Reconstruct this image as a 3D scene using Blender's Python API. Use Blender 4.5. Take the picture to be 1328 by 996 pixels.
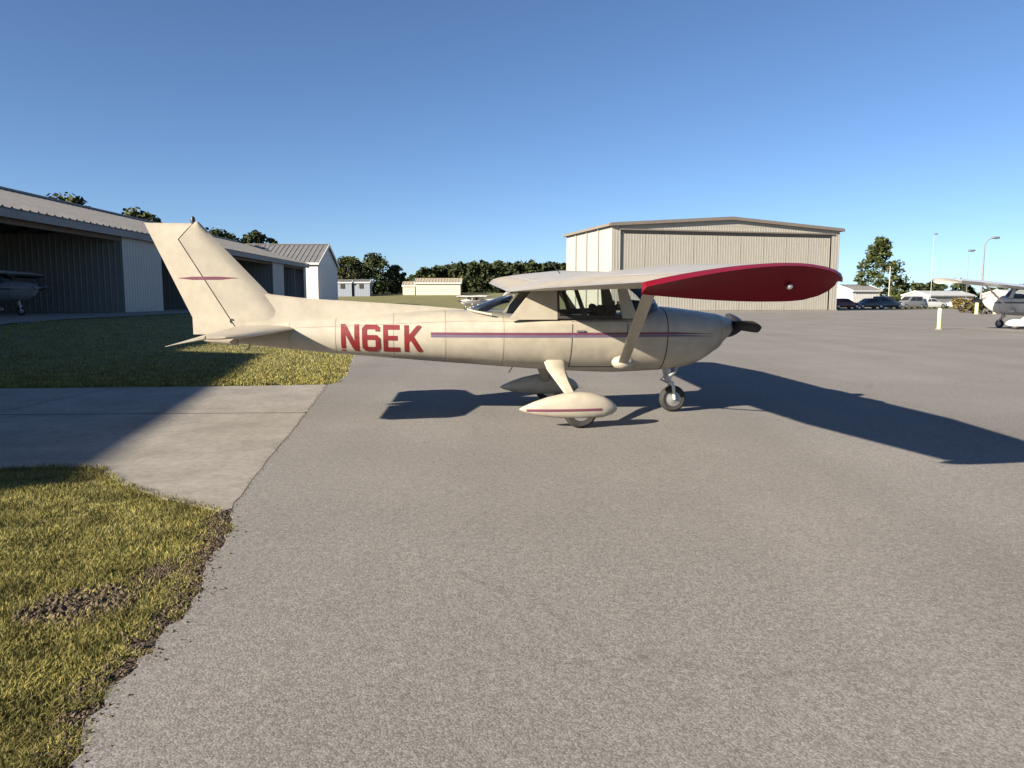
import bpy, bmesh, math, random
import numpy as np
from mathutils import Vector, Matrix

for o in list(bpy.data.objects):
    bpy.data.objects.remove(o)
sc = bpy.context.scene
COL = sc.collection
R = math.radians

# ------------------------------------------------------------------ camera
cam_d = bpy.data.cameras.new("camera")
cam = bpy.data.objects.new("camera", cam_d)
COL.objects.link(cam)
EYE = 1.44
cam.location = (0, 0, EYE)
cam.rotation_euler = (R(90 - 6.35), 0, 0)
cam_d.sensor_width = 36.0
cam_d.lens = 998.0 / 1328.0 * 36.0
cam_d.clip_end = 6000
sc.camera = cam

# ------------------------------------------------------------------ sky and sun
SUN_AZ, SUN_EL = 235.0, 22.0          # compass-like angle from +Y towards +X
w = bpy.data.worlds.new("World")
sc.world = w
w.use_nodes = True
nt = w.node_tree
nt.nodes.clear()
sky = nt.nodes.new("ShaderNodeTexSky")
sky.sky_type = 'NISHITA'
sky.sun_disc = False
sky.sun_elevation = R(SUN_EL)
sky.sun_rotation = R(SUN_AZ)
sky.air_density = 0.66
sky.dust_density = 0.35
sky.ozone_density = 4.3
bg = nt.nodes.new("ShaderNodeBackground")
bg.inputs[1].default_value = 0.0505
wo = nt.nodes.new("ShaderNodeOutputWorld")
nt.links.new(sky.outputs[0], bg.inputs[0])
nt.links.new(bg.outputs[0], wo.inputs[0])
sd = bpy.data.lights.new("sun", 'SUN')
sd.energy = 5.0
sd.angle = R(0.53)
sd.color = (1.0, 0.88, 0.70)
sun = bpy.data.objects.new("sun", sd)
COL.objects.link(sun)
tosun = Vector((math.sin(R(SUN_AZ)) * math.cos(R(SUN_EL)), math.cos(R(SUN_AZ)) * math.cos(R(SUN_EL)), math.sin(R(SUN_EL))))
sun.rotation_euler = tosun.to_track_quat('Z', 'Y').to_euler()
sun.location = (-30, -20, 30)
vs = sc.view_settings
vs.view_transform = 'Standard'
vs.look = 'None'
vs.exposure = 1.6
vs.gamma = 1.0
vs.use_curve_mapping = False

# ------------------------------------------------------------------ materials
MAT = {}
def mat(name, col, rough=0.6, metal=0.0, var=0.12, scale=4.0, bump=0.0, bscale=60.0, spec=0.5, var2=0.0, scale2=0.7, col2=None, coat=0.0):
    """principled material whose base colour is broken up by noise"""
    if name in MAT:
        return MAT[name]
    m = bpy.data.materials.new(name)
    m.use_nodes = True
    t = m.node_tree
    b = t.nodes["Principled BSDF"]
    b.inputs["Roughness"].default_value = rough
    b.inputs["Metallic"].default_value = metal
    b.inputs["Specular IOR Level"].default_value = spec
    if coat:
        b.inputs["Coat Weight"].default_value = coat
        b.inputs["Coat Roughness"].default_value = 0.12
    tc = t.nodes.new("ShaderNodeTexCoord")
    n = t.nodes.new("ShaderNodeTexNoise")
    n.inputs["Scale"].default_value = scale
    n.inputs["Detail"].default_value = 5.0
    n.inputs["Roughness"].default_value = 0.65
    t.links.new(tc.outputs["Object"], n.inputs["Vector"])
    cr = t.nodes.new("ShaderNodeValToRGB")
    c = np.array(col)
    c2 = np.array(col2) if col2 is not None else c * (1 + var)
    c1 = c * (1 - var) if col2 is None else c
    cr.color_ramp.elements[0].position = 0.3
    cr.color_ramp.elements[1].position = 0.7
    cr.color_ramp.elements[0].color = (*np.clip(c1, 0, 1), 1)
    cr.color_ramp.elements[1].color = (*np.clip(c2, 0, 1), 1)
    t.links.new(n.outputs["Fac"], cr.inputs["Fac"])
    out = cr.outputs["Color"]
    if var2:
        n2 = t.nodes.new("ShaderNodeTexNoise")
        n2.inputs["Scale"].default_value = scale2
        n2.inputs["Detail"].default_value = 4.0
        t.links.new(tc.outputs["Object"], n2.inputs["Vector"])
        mr = t.nodes.new("ShaderNodeMapRange")
        mr.inputs[1].default_value = 0.3
        mr.inputs[2].default_value = 0.7
        mr.inputs[3].default_value = 1 - var2
        mr.inputs[4].default_value = 1 + var2
        t.links.new(n2.outputs["Fac"], mr.inputs[0])
        mx = t.nodes.new("ShaderNodeVectorMath")
        mx.operation = 'SCALE'
        t.links.new(out, mx.inputs[0])
        t.links.new(mr.outputs[0], mx.inputs["Scale"])
        out = mx.outputs[0]
    t.links.new(out, b.inputs["Base Color"])
    if bump:
        nb = t.nodes.new("ShaderNodeTexNoise")
        nb.inputs["Scale"].default_value = bscale
        nb.inputs["Detail"].default_value = 4.0
        t.links.new(tc.outputs["Object"], nb.inputs["Vector"])
        bp = t.nodes.new("ShaderNodeBump")
        bp.inputs["Strength"].default_value = bump
        bp.inputs["Distance"].default_value = 0.01
        t.links.new(nb.outputs["Fac"], bp.inputs["Height"])
        t.links.new(bp.outputs[0], b.inputs["Normal"])
    MAT[name] = m
    return m

def glass_mat(name, tint=(0.90, 0.93, 0.92)):
    if name in MAT:
        return MAT[name]
    m = bpy.data.materials.new(name)
    m.use_nodes = True
    t = m.node_tree
    t.nodes.clear()
    o = t.nodes.new("ShaderNodeOutputMaterial")
    tr = t.nodes.new("ShaderNodeBsdfTransparent")
    tr.inputs[0].default_value = (*tint, 1)
    gl = t.nodes.new("ShaderNodeBsdfGlossy")
    gl.inputs["Roughness"].default_value = 0.03
    fr = t.nodes.new("ShaderNodeFresnel")
    fr.inputs[0].default_value = 1.45
    mx = t.nodes.new("ShaderNodeMixShader")
    t.links.new(fr.outputs[0], mx.inputs[0])
    t.links.new(tr.outputs[0], mx.inputs[1])
    t.links.new(gl.outputs[0], mx.inputs[2])
    t.links.new(mx.outputs[0], o.inputs[0])
    MAT[name] = m
    return m

def asphalt_mat():
    m = bpy.data.materials.new("asphalt")
    m.use_nodes = True
    t = m.node_tree
    b = t.nodes["Principled BSDF"]
    b.inputs["Roughness"].default_value = 0.93
    b.inputs["Specular IOR Level"].default_value = 0.15
    tc = t.nodes.new("ShaderNodeTexCoord")
    def noise(sc_, det, vec=None):
        n = t.nodes.new("ShaderNodeTexNoise")
        n.inputs["Scale"].default_value = sc_
        n.inputs["Detail"].default_value = det
        t.links.new(vec or tc.outputs["Object"], n.inputs["Vector"])
        return n.outputs["Fac"]
    def rng(v, a, c, lo, hi):
        r = t.nodes.new("ShaderNodeMapRange")
        for i, x in enumerate((a, c, lo, hi)):
            r.inputs[i + 1].default_value = x
        t.links.new(v, r.inputs[0])
        return r.outputs[0]
    def mul(a, c):
        x = t.nodes.new("ShaderNodeMath"); x.operation = 'MULTIPLY'
        t.links.new(a, x.inputs[0]); t.links.new(c, x.inputs[1])
        return x.outputs[0]
    vo = t.nodes.new("ShaderNodeTexVoronoi")
    vo.inputs["Scale"].default_value = 125.0
    t.links.new(tc.outputs["Object"], vo.inputs["Vector"])
    sep = t.nodes.new("ShaderNodeSeparateColor")
    t.links.new(vo.outputs["Color"], sep.inputs[0])
    stone = rng(sep.outputs[0], 0.0, 1.0, 0.74, 1.26)
    gap = rng(vo.outputs["Distance"], 0.25, 0.75, 1.04, 0.80)
    f = mul(stone, gap)
    f = mul(f, rng(noise(34, 4), 0.3, 0.7, 0.86, 1.14))
    f = mul(f, rng(noise(0.45, 5), 0.3, 0.7, 0.92, 1.07))
    mp = t.nodes.new("ShaderNodeMapping")                     # paving lanes: long streaks along the apron
    mp.inputs["Rotation"].default_value = (0, 0, R(-11))
    mp.inputs["Scale"].default_value = (0.9, 0.035, 1)
    t.links.new(tc.outputs["Object"], mp.inputs["Vector"])
    f = mul(f, rng(noise(1.0, 4, mp.outputs[0]), 0.3, 0.7, 0.93, 1.06))
    # hairline cracks and paving seams
    nd = t.nodes.new("ShaderNodeTexNoise"); nd.inputs["Scale"].default_value = 1.6; nd.inputs["Detail"].default_value = 6
    t.links.new(tc.outputs["Object"], nd.inputs["Vector"])
    md = t.nodes.new("ShaderNodeMix"); md.data_type = 'VECTOR'; md.inputs[0].default_value = 0.35
    t.links.new(tc.outputs["Object"], md.inputs[4]); t.links.new(nd.outputs["Color"], md.inputs[5])
    ve = t.nodes.new("ShaderNodeTexVoronoi"); ve.feature = 'DISTANCE_TO_EDGE'; ve.inputs["Scale"].default_value = 0.33
    t.links.new(md.outputs[1], ve.inputs["Vector"])
    ck = rng(ve.outputs["Distance"], 0.0, 0.0045, 0.84, 1.0)
    mk = rng(noise(0.23, 2), 0.50, 0.58, 1.0, 0.0)
    mc = t.nodes.new("ShaderNodeMath"); mc.operation = 'MAXIMUM'
    t.links.new(ck, mc.inputs[0]); t.links.new(mk, mc.inputs[1])
    f = mul(f, mc.outputs[0])
    f = mul(f, rng(noise(0.16, 3), 0.35, 0.65, 0.94, 1.05))
    sp = rng(noise(1.7, 3), 0.70, 0.76, 1.0, 0.80)             # oil drips
    f = mul(f, sp)
    base = t.nodes.new("ShaderNodeVectorMath"); base.operation = 'SCALE'
    base.inputs[0].default_value = (0.205, 0.196, 0.186)
    t.links.new(f, base.inputs["Scale"])
    t.links.new(base.outputs[0], b.inputs["Base Color"])
    bp = t.nodes.new("ShaderNodeBump")
    bp.inputs["Strength"].default_value = 0.15
    bp.inputs["Distance"].default_value = 0.006
    t.links.new(rng(vo.outputs["Distance"], 0.1, 0.8, 1.0, 0.0), bp.inputs["Height"])
    t.links.new(bp.outputs[0], b.inputs["Normal"])
    return m

def foliage_mat(name, dark, light, scale=0.5, lo=0.7):
    if name in MAT:
        return MAT[name]
    m = bpy.data.materials.new(name)
    m.use_nodes = True
    t = m.node_tree
    b = t.nodes["Principled BSDF"]
    b.inputs["Roughness"].default_value = 0.75
    b.inputs["Specular IOR Level"].default_value = 0.2
    g = t.nodes.new("ShaderNodeNewGeometry")
    cr = t.nodes.new("ShaderNodeValToRGB")
    cr.color_ramp.elements[0].color = (*dark, 1)
    cr.color_ramp.elements[1].color = (*light, 1)
    t.links.new(g.outputs["Random Per Island"], cr.inputs["Fac"])
    tc = t.nodes.new("ShaderNodeTexCoord")
    n = t.nodes.new("ShaderNodeTexNoise"); n.inputs["Scale"].default_value = scale; n.inputs["Detail"].default_value = 3
    t.links.new(tc.outputs["Object"], n.inputs["Vector"])
    mr = t.nodes.new("ShaderNodeMapRange")
    for i, x in enumerate((0.3, 0.7, lo, 2 - lo)):
        mr.inputs[i + 1].default_value = x
    t.links.new(n.outputs["Fac"], mr.inputs[0])
    v = t.nodes.new("ShaderNodeVectorMath"); v.operation = 'SCALE'
    t.links.new(cr.outputs[0], v.inputs[0]); t.links.new(mr.outputs[0], v.inputs["Scale"])
    t.links.new(v.outputs[0], b.inputs["Base Color"])
    MAT[name] = m
    return m

CREAM = mat("cream_paint", (0.335, 0.304, 0.250), 0.42, var=0.07, scale=2.2, var2=0.07, scale2=9, coat=0.15)
WHITEP = mat("white_paint", (0.52, 0.515, 0.50), 0.35, var=0.04, scale=3, coat=0.25)
REDP = mat("red_paint", (0.145, 0.003, 0.011), 0.45, var=0.10, scale=5, spec=0.12)
REDL = mat("red_lettering", (0.135, 0.008, 0.010), 0.5, var=0.25, scale=9)
PURP = mat("plum_stripe", (0.125, 0.035, 0.065), 0.45, var=0.12, scale=6)
BLUEP = mat("blue_stripe", (0.115, 0.090, 0.155), 0.45, var=0.12, scale=6)
BLACK = mat("black_paint", (0.014, 0.014, 0.015), 0.45, var=0.3)
SPIN = mat("dark_spinner", (0.03, 0.032, 0.036), 0.35, var=0.3)
RUBBER = mat("tyre_rubber", (0.022, 0.021, 0.02), 0.85, var=0.3, scale=20)
ALU = mat("bare_aluminium", (0.55, 0.55, 0.54), 0.35, metal=0.9, var=0.1)
STEEL = mat("grey_steel", (0.30, 0.31, 0.32), 0.5, metal=0.6, var=0.15)
SEAL = mat("window_seal", (0.03, 0.028, 0.025), 0.7)
INTER = mat("dark_interior", (0.05, 0.045, 0.04), 0.9)
SEATM = mat("seat_fabric", (0.07, 0.06, 0.055), 0.95)
GLASS = glass_mat("plexiglass")
LENSR = mat("red_lens", (0.5, 0.02, 0.02), 0.2)

# ------------------------------------------------------------------ mesh helpers
def link(o, parent=None):
    COL.objects.link(o)
    if parent is not None:
        o.parent = parent
    return o

def mesh_obj(name, verts, faces, m, parent=None, smooth=False, fm=None):
    me = bpy.data.meshes.new(name)
    me.from_pydata([tuple(map(float, v)) for v in verts], [], faces)
    for x in (m if isinstance(m, (list, tuple)) else [m]):
        me.materials.append(x)
    if fm is not None:
        me.polygons.foreach_set("material_index", fm)
    if smooth:
        me.polygons.foreach_set("use_smooth", [True] * len(me.polygons))
        try:
            me.set_sharp_from_angle(angle=R(38))
        except Exception:
            pass
    me.update()
    return link(bpy.data.objects.new(name, me), parent)

def empty(name, loc=(0, 0, 0), rot=(0, 0, 0), scale=1.0, parent=None):
    o = bpy.data.objects.new(name, None)
    o.empty_display_size = 0.2
    o.location = loc
    o.rotation_euler = rot
    o.scale = (scale,) * 3
    return link(o, parent)

def tag(o, label=None, cat=None, group=None, kind=None):
    if label: o["label"] = label
    if cat: o["category"] = cat
    if group: o["group"] = group
    if kind: o["kind"] = kind
    return o

def inst(src, name, parent, loc=(0, 0, 0), rot=(0, 0, 0), scale=(1, 1, 1)):
    c = bpy.data.objects.new(name, src.data if hasattr(src, "data") else src)
    c.location = loc; c.rotation_euler = rot; c.scale = scale
    return link(c, parent)

class MB:
    """collects shapes, then links them as one mesh object"""
    def __init__(s): s.v = []; s.f = []
    def add(s, vv, ff):
        n = len(s.v); s.v += [tuple(p) for p in vv]; s.f += [tuple(i + n for i in f) for f in ff]; return s
    def box(s, c, d, rot=None):
        c = Vector(c); h = Vector(d) / 2
        P = [Vector((x * h.x, y * h.y, z * h.z)) for x in (-1, 1) for y in (-1, 1) for z in (-1, 1)]
        if rot is not None: P = [rot @ p for p in P]
        return s.add([p + c for p in P], [(0, 1, 3, 2), (4, 6, 7, 5), (0, 4, 5, 1), (2, 3, 7, 6), (0, 2, 6, 4), (1, 5, 7, 3)])
    def bbox(s, a, b):
        a = Vector(a); b = Vector(b); return s.box((a + b) / 2, b - a)
    def tube(s, pts, rad, n=10, cap=True, sx=1.0):
        pts = [Vector(p) for p in pts]
        if not isinstance(rad, (list, tuple)): rad = [rad] * len(pts)
        base = len(s.v); rings = []
        for i, p in enumerate(pts):
            d = (pts[min(i + 1, len(pts) - 1)] - pts[max(i - 1, 0)]).normalized()
            a = d.cross(Vector((0, 0, 1)))
            if a.length < 1e-3: a = d.cross(Vector((0, 1, 0)))
            a.normalize(); b2 = d.cross(a)
            rings.append([p + (a * math.cos(k * 2 * math.pi / n) * sx + b2 * math.sin(k * 2 * math.pi / n)) * rad[i] for k in range(n)])
        vv = [q for r in rings for q in r]; ff = []
        for i in range(len(pts) - 1):
            for k in range(n):
                ff.append((i * n + k, i * n + (k + 1) % n, (i + 1) * n + (k + 1) % n, (i + 1) * n + k))
        if cap:
            ff.append(tuple(range(n - 1, -1, -1))); ff.append(tuple((len(pts) - 1) * n + k for k in range(n)))
        return s.add(vv, ff)
    def loft(s, rings, cap=True, closed=True):
        n = len(rings[0]); vv = [q for r in rings for q in r]; ff = []
        for i in range(len(rings) - 1):
            for k in range(n if closed else n - 1):
                ff.append((i * n + k, i * n + (k + 1) % n, (i + 1) * n + (k + 1) % n, (i + 1) * n + k))
        if cap and closed:
            ff.append(tuple(range(n - 1, -1, -1))); ff.append(tuple((len(rings) - 1) * n + k for k in range(n)))
        return s.add(vv, ff)
    def lathe(s, prof, c=(0, 0, 0), axis='y', n=20):
        """prof: (radius, offset along axis)"""
        rings = []
        for r, a in prof:
            ring = []
            for k in range(n):
                u, v = r * math.cos(2 * math.pi * k / n), r * math.sin(2 * math.pi * k / n)
                p = {'y': (u, a, v), 'x': (a, u, v), 'z': (u, v, a)}[axis]
                ring.append((p[0] + c[0], p[1] + c[1], p[2] + c[2]))
            rings.append(ring)
        return s.loft(rings)
    def plate(s, poly, t, to3):
        """polygon in 2-D given a thickness; to3(u, v, w) makes the 3-D point"""
        n = len(poly)
        vv = [to3(u, v, -t / 2) for u, v in poly] + [to3(u, v, t / 2) for u, v in poly]
        ff = [tuple(range(n - 1, -1, -1)), tuple(range(n, 2 * n))] + [(i, (i + 1) % n, (i + 1) % n + n, i + n) for i in range(n)]
        return s.add(vv, ff)
    def build(s, name, m, parent=None, smooth=False, bevel=0.0):
        o = mesh_obj(name, s.v, s.f, m, parent, smooth)
        bm = bmesh.new(); bm.from_mesh(o.data)
        bmesh.ops.recalc_face_normals(bm, faces=bm.faces)
        bm.to_mesh(o.data); bm.free()
        if smooth:
            o.data.polygons.foreach_set("use_smooth", [True] * len(o.data.polygons))
            o.data.set_sharp_from_angle(angle=R(38))
        if bevel:
            bv = o.modifiers.new("bevel", 'BEVEL'); bv.width = bevel; bv.segments = 2; bv.limit_method = 'ANGLE'
        return o

def smooth01(t):
    t = min(1.0, max(0.0, t)); return t * t * (3 - 2 * t)

# ------------------------------------------------------------------ ground
def gz(x, y):
    """the grass rises towards the open hangar row at the left"""
    row = 0.70 * smooth01((-x - 6.5 - 0.02 * y) / 9.0) * smooth01((y - 13.5) / 12.0) * (1 - smooth01((y - 100) / 40))
    return row + 2.6 * smooth01((y - 106) / 62) * (1 - smooth01((x - 5) / 38))      # and again beyond the apron

def lines(a, b, dense):
    L = [-4000, -2000, -900, -400, -200, -120, -80, -60]
    L = [v for v in L if v < a] + list(np.arange(a, b + 1e-6, dense))
    return L + [v for v in (60, 80, 120, 200, 400, 900, 2000, 4000) if v > b]
gx = sorted(set(lines(-40, 10, 1.0) + [14, 18, 22, 26, 30, 34, 38, 42, 46, 50])); gy = lines(-20, 178, 1.5)
gv = [(x, y, gz(x, y)) for y in gy for x in gx]
gf = [(j * len(gx) + i, j * len(gx) + i + 1, (j + 1) * len(gx) + i + 1, (j + 1) * len(gx) + i) for j in range(len(gy) - 1) for i in range(len(gx) - 1)]
GRASSBASE = mat("grass_soil", (0.082, 0.092, 0.024), 0.95, scale=1.3, col2=(0.165, 0.145, 0.050), var2=0.25, scale2=11, bump=0.6, bscale=25)
tag(mesh_obj("ground", gv, gf, GRASSBASE, smooth=True), kind="structure")

rnd = random.Random(4)
# edge of the apron against the grass, from near to far
edge = [(-1.15, -6), (-1.22, 0), (-1.30, 2.0), (-1.35, 2.23), (-1.41, 2.42), (-1.48, 2.68), (-1.47, 2.85), (-1.48, 3.09), (-1.49, 3.36), (-1.52, 3.64), (-1.64, 4.02), (-1.74, 4.64), (-1.86, 4.95)]
joint_edge = [(-1.91, 5.10), (-2.09, 6.22), (-2.38, 8.25), (-2.77, 10.78), (-3.06, 12.70)]
edge2 = [(-2.95, 13.0), (-3.04, 13.6), (-3.15, 14.7), (-3.65, 17.4), (-5.3, 27.3), (-7.6, 43.9), (-13, 72), (-21, 106)]
def ragged(pts, step, amp, seed):
    r = random.Random(seed); out = []
    for (x0, y0), (x1, y1) in zip(pts, pts[1:]):
        n = max(1, int(math.hypot(x1 - x0, y1 - y0) / step))
        for i in range(n):
            t = i / n; out.append((x0 + (x1 - x0) * t + r.uniform(-amp, amp), y0 + (y1 - y0) * t + r.uniform(-amp, amp) * .3))
    return out + [pts[-1]]
E1 = ragged(edge, 0.06, 0.022, 1)
EJ = ragged(joint_edge, 0.15, 0.010, 2)
E2 = ragged(edge2[:5], 0.15, 0.03, 3) + edge2[5:]
outline = [(60, -25), (140, 20), (140, 101), (60, 103), (4, 108)] + [(-21, 106.5)]
apoly = [(x, y) for x, y in (E1 + EJ + E2)] + list(reversed(outline)) + [(-1.1, -25)]
AP = 0.020
apron = mesh_obj("apron", [(x, y, AP) for x, y in apoly] + [(x, y, -0.05) for x, y in apoly],
                 [tuple(range(len(apoly)))[::-1]] + [(i, (i + 1) % len(apoly), (i + 1) % len(apoly) + len(apoly), i + len(apoly)) for i in range(len(apoly))], asphalt_mat())
bm = bmesh.new(); bm.from_mesh(apron.data); bmesh.ops.triangulate(bm, faces=[f for f in bm.faces if len(f.verts) > 4]); bmesh.ops.recalc_face_normals(bm, faces=bm.faces); bm.to_mesh(apron.data); bm.free()
tag(apron, kind="structure")

# concrete driveway of separate slabs
CONC = mat("weathered_concrete", (0.215, 0.20, 0.175), 0.9, scale=1.1, var=0.22, var2=0.16, scale2=17, bump=0.35, bscale=90)
drive = tag(empty("concrete_driveway", (-5, 9, 0)), kind="structure")
drive.location = (0, 0, 0)
def slab(poly, z=0.0222):
    n = len(poly)
    o = mesh_obj("slab", [(x, y, z) for x, y in poly] + [(x, y, -0.08) for x, y in poly],
             [tuple(range(n))] + [(i, (i + 1) % n, (i + 1) % n + n, i + n) for i in range(n)], CONC, drive)
    bm = bmesh.new(); bm.from_mesh(o.data); bmesh.ops.triangulate(bm, faces=[f for f in bm.faces if len(f.verts) > 4]); bmesh.ops.recalc_face_normals(bm, faces=bm.faces); bm.to_mesh(o.data); bm.free()
    return o
near_edge = ragged([(-6.4, 6.2), (-4.28, 6.31), (-3.96, 6.42), (-3.47, 6.36), (-2.98, 5.78), (-2.52, 5.41), (-2.12, 5.13), (-1.95, 5.02)], 0.08, 0.02, 7)
jr = [(x - 0.003, y) for x, y in EJ]
slab(near_edge + [p for p in jr if 5.1 < p[1] < 9.50] + [(-2.575, 9.49), (-6.4, 9.31)])
slab([(-6.4, 9.375), (-2.60, 9.555)] + [p for p in jr if 9.56 < p[1] < 12.60] + [(-3.10, 12.68), (-4.92, 12.38), (-6.4, 12.22)], 0.0212)
slab([(-11.4, 5.9), (-6.425, 6.2), (-6.425, 9.33), (-11.4, 9.1)], 0.0215)
slab([(-11.4, 9.125), (-6.425, 9.355), (-6.425, 12.22), (-11.4, 11.75)], 0.0222)
slab([(-17.2, 5.5), (-11.425, 5.9), (-11.425, 11.75), (-17.2, 11.2)], 0.0215)

mesh_obj("joint_filler", [(-6.4, 9.30, .0195), (-2.60, 9.48, .0195), (-2.60, 9.57, .0195), (-6.4, 9.39, .0195)], [(0, 1, 2, 3)], mat("joint_filler", (.03, .027, .022), .95), drive)
# concrete strip in front of the open hangars
strip = [(-18.9, 14), (-14.6, 14), (-14.6 - .031 * 60, 74), (-14.6 - .031 * 78, 92), (-18.9 - .031 * 78, 92)]
sv = []; N = 24
for i in range(N + 1):
    y = 14 + 78 * i / N
    for k in range(5):
        x = -36.5 - .031 * (y - 0) + 21.8 * k / 4; sv.append((x, y, max(gz(x, y), gz(x + .6, y)) + 0.03))
tag(mesh_obj("hangar_pavement", sv, [(i * 5 + k, i * 5 + k + 1, (i + 1) * 5 + k + 1, (i + 1) * 5 + k) for i in range(N) for k in range(4)], CONC), kind="structure")

# ---- grass blades -----------------------------------------------------------
def inpoly(x, y, poly):
    c = False; j = len(poly) - 1
    for i in range(len(poly)):
        xi, yi = poly[i]; xj, yj = poly[j]
        if (yi > y) != (yj > y) and x < (xj - xi) * (y - yi) / (yj - yi) + xi: c = not c
        j = i
    return c
def edge_x(y, pts):
    for (x0, y0), (x1, y1) in zip(pts, pts[1:]):
        if y0 <= y <= y1: return x0 + (x1 - x0) * (y - y0) / (y1 - y0)
    return None
def blades(name, samples, m, hlo, hhi, wdt, seed, lean=0.6):
    r = random.Random(seed); V = []; F_ = []
    for x, y, z, hs in samples:
        h = r.uniform(hlo, hhi) * hs; a = r.uniform(0, 6.283); dx, dy = math.cos(a), math.sin(a)
        l = r.uniform(0.1, lean) * h; b = r.uniform(0, 6.283); lx, ly = math.cos(b) * l, math.sin(b) * l
        ww = wdt * r.uniform(.6, 1.3); n = len(V)
        V += [(x - dx * ww, y - dy * ww, z - .01), (x + dx * ww, y + dy * ww, z - .01),
              (x + dx * ww * .7 + lx * .45, y + dy * ww * .7 + ly * .45, z + h * .6), (x - dx * ww * .7 + lx * .45, y - dy * ww * .7 + ly * .45, z + h * .6),
              (x + lx * 1.25, y + ly * 1.25, z + h)]
        F_ += [(n, n + 1, n + 2, n + 3), (n + 3, n + 2, n + 4)]
    return mesh_obj(name, V, F_, m)
GRASSM = foliage_mat("grass_blade", (0.066, 0.076, 0.015), (0.30, 0.255, 0.085), 3.4, 0.55)
from mathutils import noise as mnoise
r = random.Random(11); S = []
def bare(x, y):
    d = math.hypot((x + 2.04) / .25, (y - 3.47) / .27)
    d2 = math.hypot((x + 1.86) / .15, (y - 3.88) / .3)
    return min(d, d2 * 1.25)
while len(S) < 120000:
    y = 1.7 + 4.9 * r.random() ** 1.25; x = r.uniform(-.69 * y - .5, -1.2)
    ex = edge_x(y, edge + [(-1.9, 5.02)])
    if ex is None:
        if y > 6.45: continue
        ex = -1.95 - (y - 5.02) * 1.13
    nn = mnoise.noise((x * 9, y * 9, 0)) * .05
    if x > ex - .045 + nn * 3.4: continue
    if inpoly(x, y, near_edge + [(-1.9, 9), (-6, 9)]): continue
    b = bare(x, y) + nn * 4
    b += .55 * mnoise.noise((x * 6, y * 6, 11))
    if b < 1 and r.random() > .06 + .5 * max(0, b) ** 2.5: continue
    cl = .5 + .5 * mnoise.noise((x * 5, y * 5, 3))
    if r.random() > .35 + cl: continue
    S.append((x, y, 0, .7 + .6 * cl))
for k in range(9000):                                  # tufts creeping over the edges of the slab
    i = r.randrange(len(near_edge) - 1); (x0, y0), (x1, y1) = near_edge[i], near_edge[i + 1]; t = r.random()
    if mnoise.noise((x0 * 6, y0 * 6, 2)) < -.25: continue
    d = r.gauss(-.025, .022); S.append((x0 + (x1 - x0) * t + d * .5, y0 + (y1 - y0) * t + d, 0.0 if d < 0 else .022, 1.35))
tag(blades("lawn_grass", S, GRASSM, .012, .034, .0021, 5, 1.3), "short yellow-green grass beside the asphalt in the foreground", "grass", kind="stuff")
S = []
while len(S) < 80000:
    t = r.random(); y = 12.3 + 50 * t ** 2.2; x = r.uniform(-.69 * y - 1, -2.5)
    ex = edge_x(y, edge2)
    if ex is None: ex = -3.05
    if x > ex + mnoise.noise((x * 4, y * 4, 0)) * .08 or x < -14.6 - .031 * y: continue
    if y < 12.75 and y < 12.72 + (x + 3.06) * .085 + .05: continue
    cl = .5 + .5 * mnoise.noise((x * 2, y * 2, 7))
    if r.random() > .4 + cl: continue
    S.append((x, y, gz(x, y), .7 + .6 * cl))
tag(blades("verge_grass", S, GRASSM, .02, .055, .007, 6, 1.0), "grass verge between the driveway and the open hangars", "grass", kind="stuff")
SOILM = mat("bare_soil", (0.030, 0.022, 0.016), 0.95, scale=14, col2=(0.085, 0.064, 0.045), var2=.3, scale2=40, bump=.8, bscale=60)
rs_ = random.Random(5)
sl_ = [(x + .03, y) for x, y in E1 if 1.4 < y < 5.2]
sr_ = [(x - .09 - .17 * max(0, mnoise.noise((y * 2.3, 4, 1)) + .35) - rs_.uniform(0, .02), y) for x, y in sl_]
ns_ = len(sl_)
tag(mesh_obj("soil_strip", [(x, y, .007) for x, y in sr_ + sl_], [(i, ns_ + i, ns_ + i + 1, i + 1) for i in range(ns_ - 1)], SOILM), kind="structure")
pts_ = [(-2.04 + .27 * (.85 + .5 * mnoise.noise((math.cos(a) * 2, math.sin(a) * 2, 8))) * math.cos(a), 3.47 + .28 * (.85 + .5 * mnoise.noise((math.cos(a) * 2, math.sin(a) * 2, 3))) * math.sin(a), .006) for a in np.linspace(0, 6.283, 40)[:-1]]
tag(mesh_obj("bare_ground", pts_, [tuple(range(len(pts_)))], SOILM), kind="structure")
# soil crumbs and dead leaves along the ragged edge and in the bare spot
SOIL = foliage_mat("soil_crumbs", (0.024, 0.018, 0.012), (0.135, 0.100, 0.068), 6)
mb = MB()
def crumb(x, y, z, s):
    h = s * r.uniform(.25, .6); a = r.uniform(0, 6.28)
    p = [(x + s * math.cos(a + k * 1.57) * r.uniform(.6, 1), y + s * math.sin(a + k * 1.57) * r.uniform(.6, 1), z - .002) for k in range(4)]
    mb.add(p + [(x + r.uniform(-s, s) * .3, y + r.uniform(-s, s) * .3, z + h)], [(0, 1, 4), (1, 2, 4), (2, 3, 4), (3, 0, 4)])
for k in range(4600):
    y = 1.8 + 3.3 * r.random(); ex = edge_x(y, edge + [(-1.95, 5.12)])
    wv = max(0, mnoise.noise((y * 3.1, 2, 5)) + .35)
    crumb(ex + r.gauss(-.055, .04 + .045 * wv), y, AP if r.random() < .35 else .006, r.uniform(.004, .016))
for k in range(1500):
    a = r.uniform(0, 6.28); q = r.random() ** .6
    crumb(-2.04 + .25 * q * math.cos(a), 3.47 + .26 * q * math.sin(a), .007, r.choice((r.uniform(.004, .012), r.uniform(.008, .034))))
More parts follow.
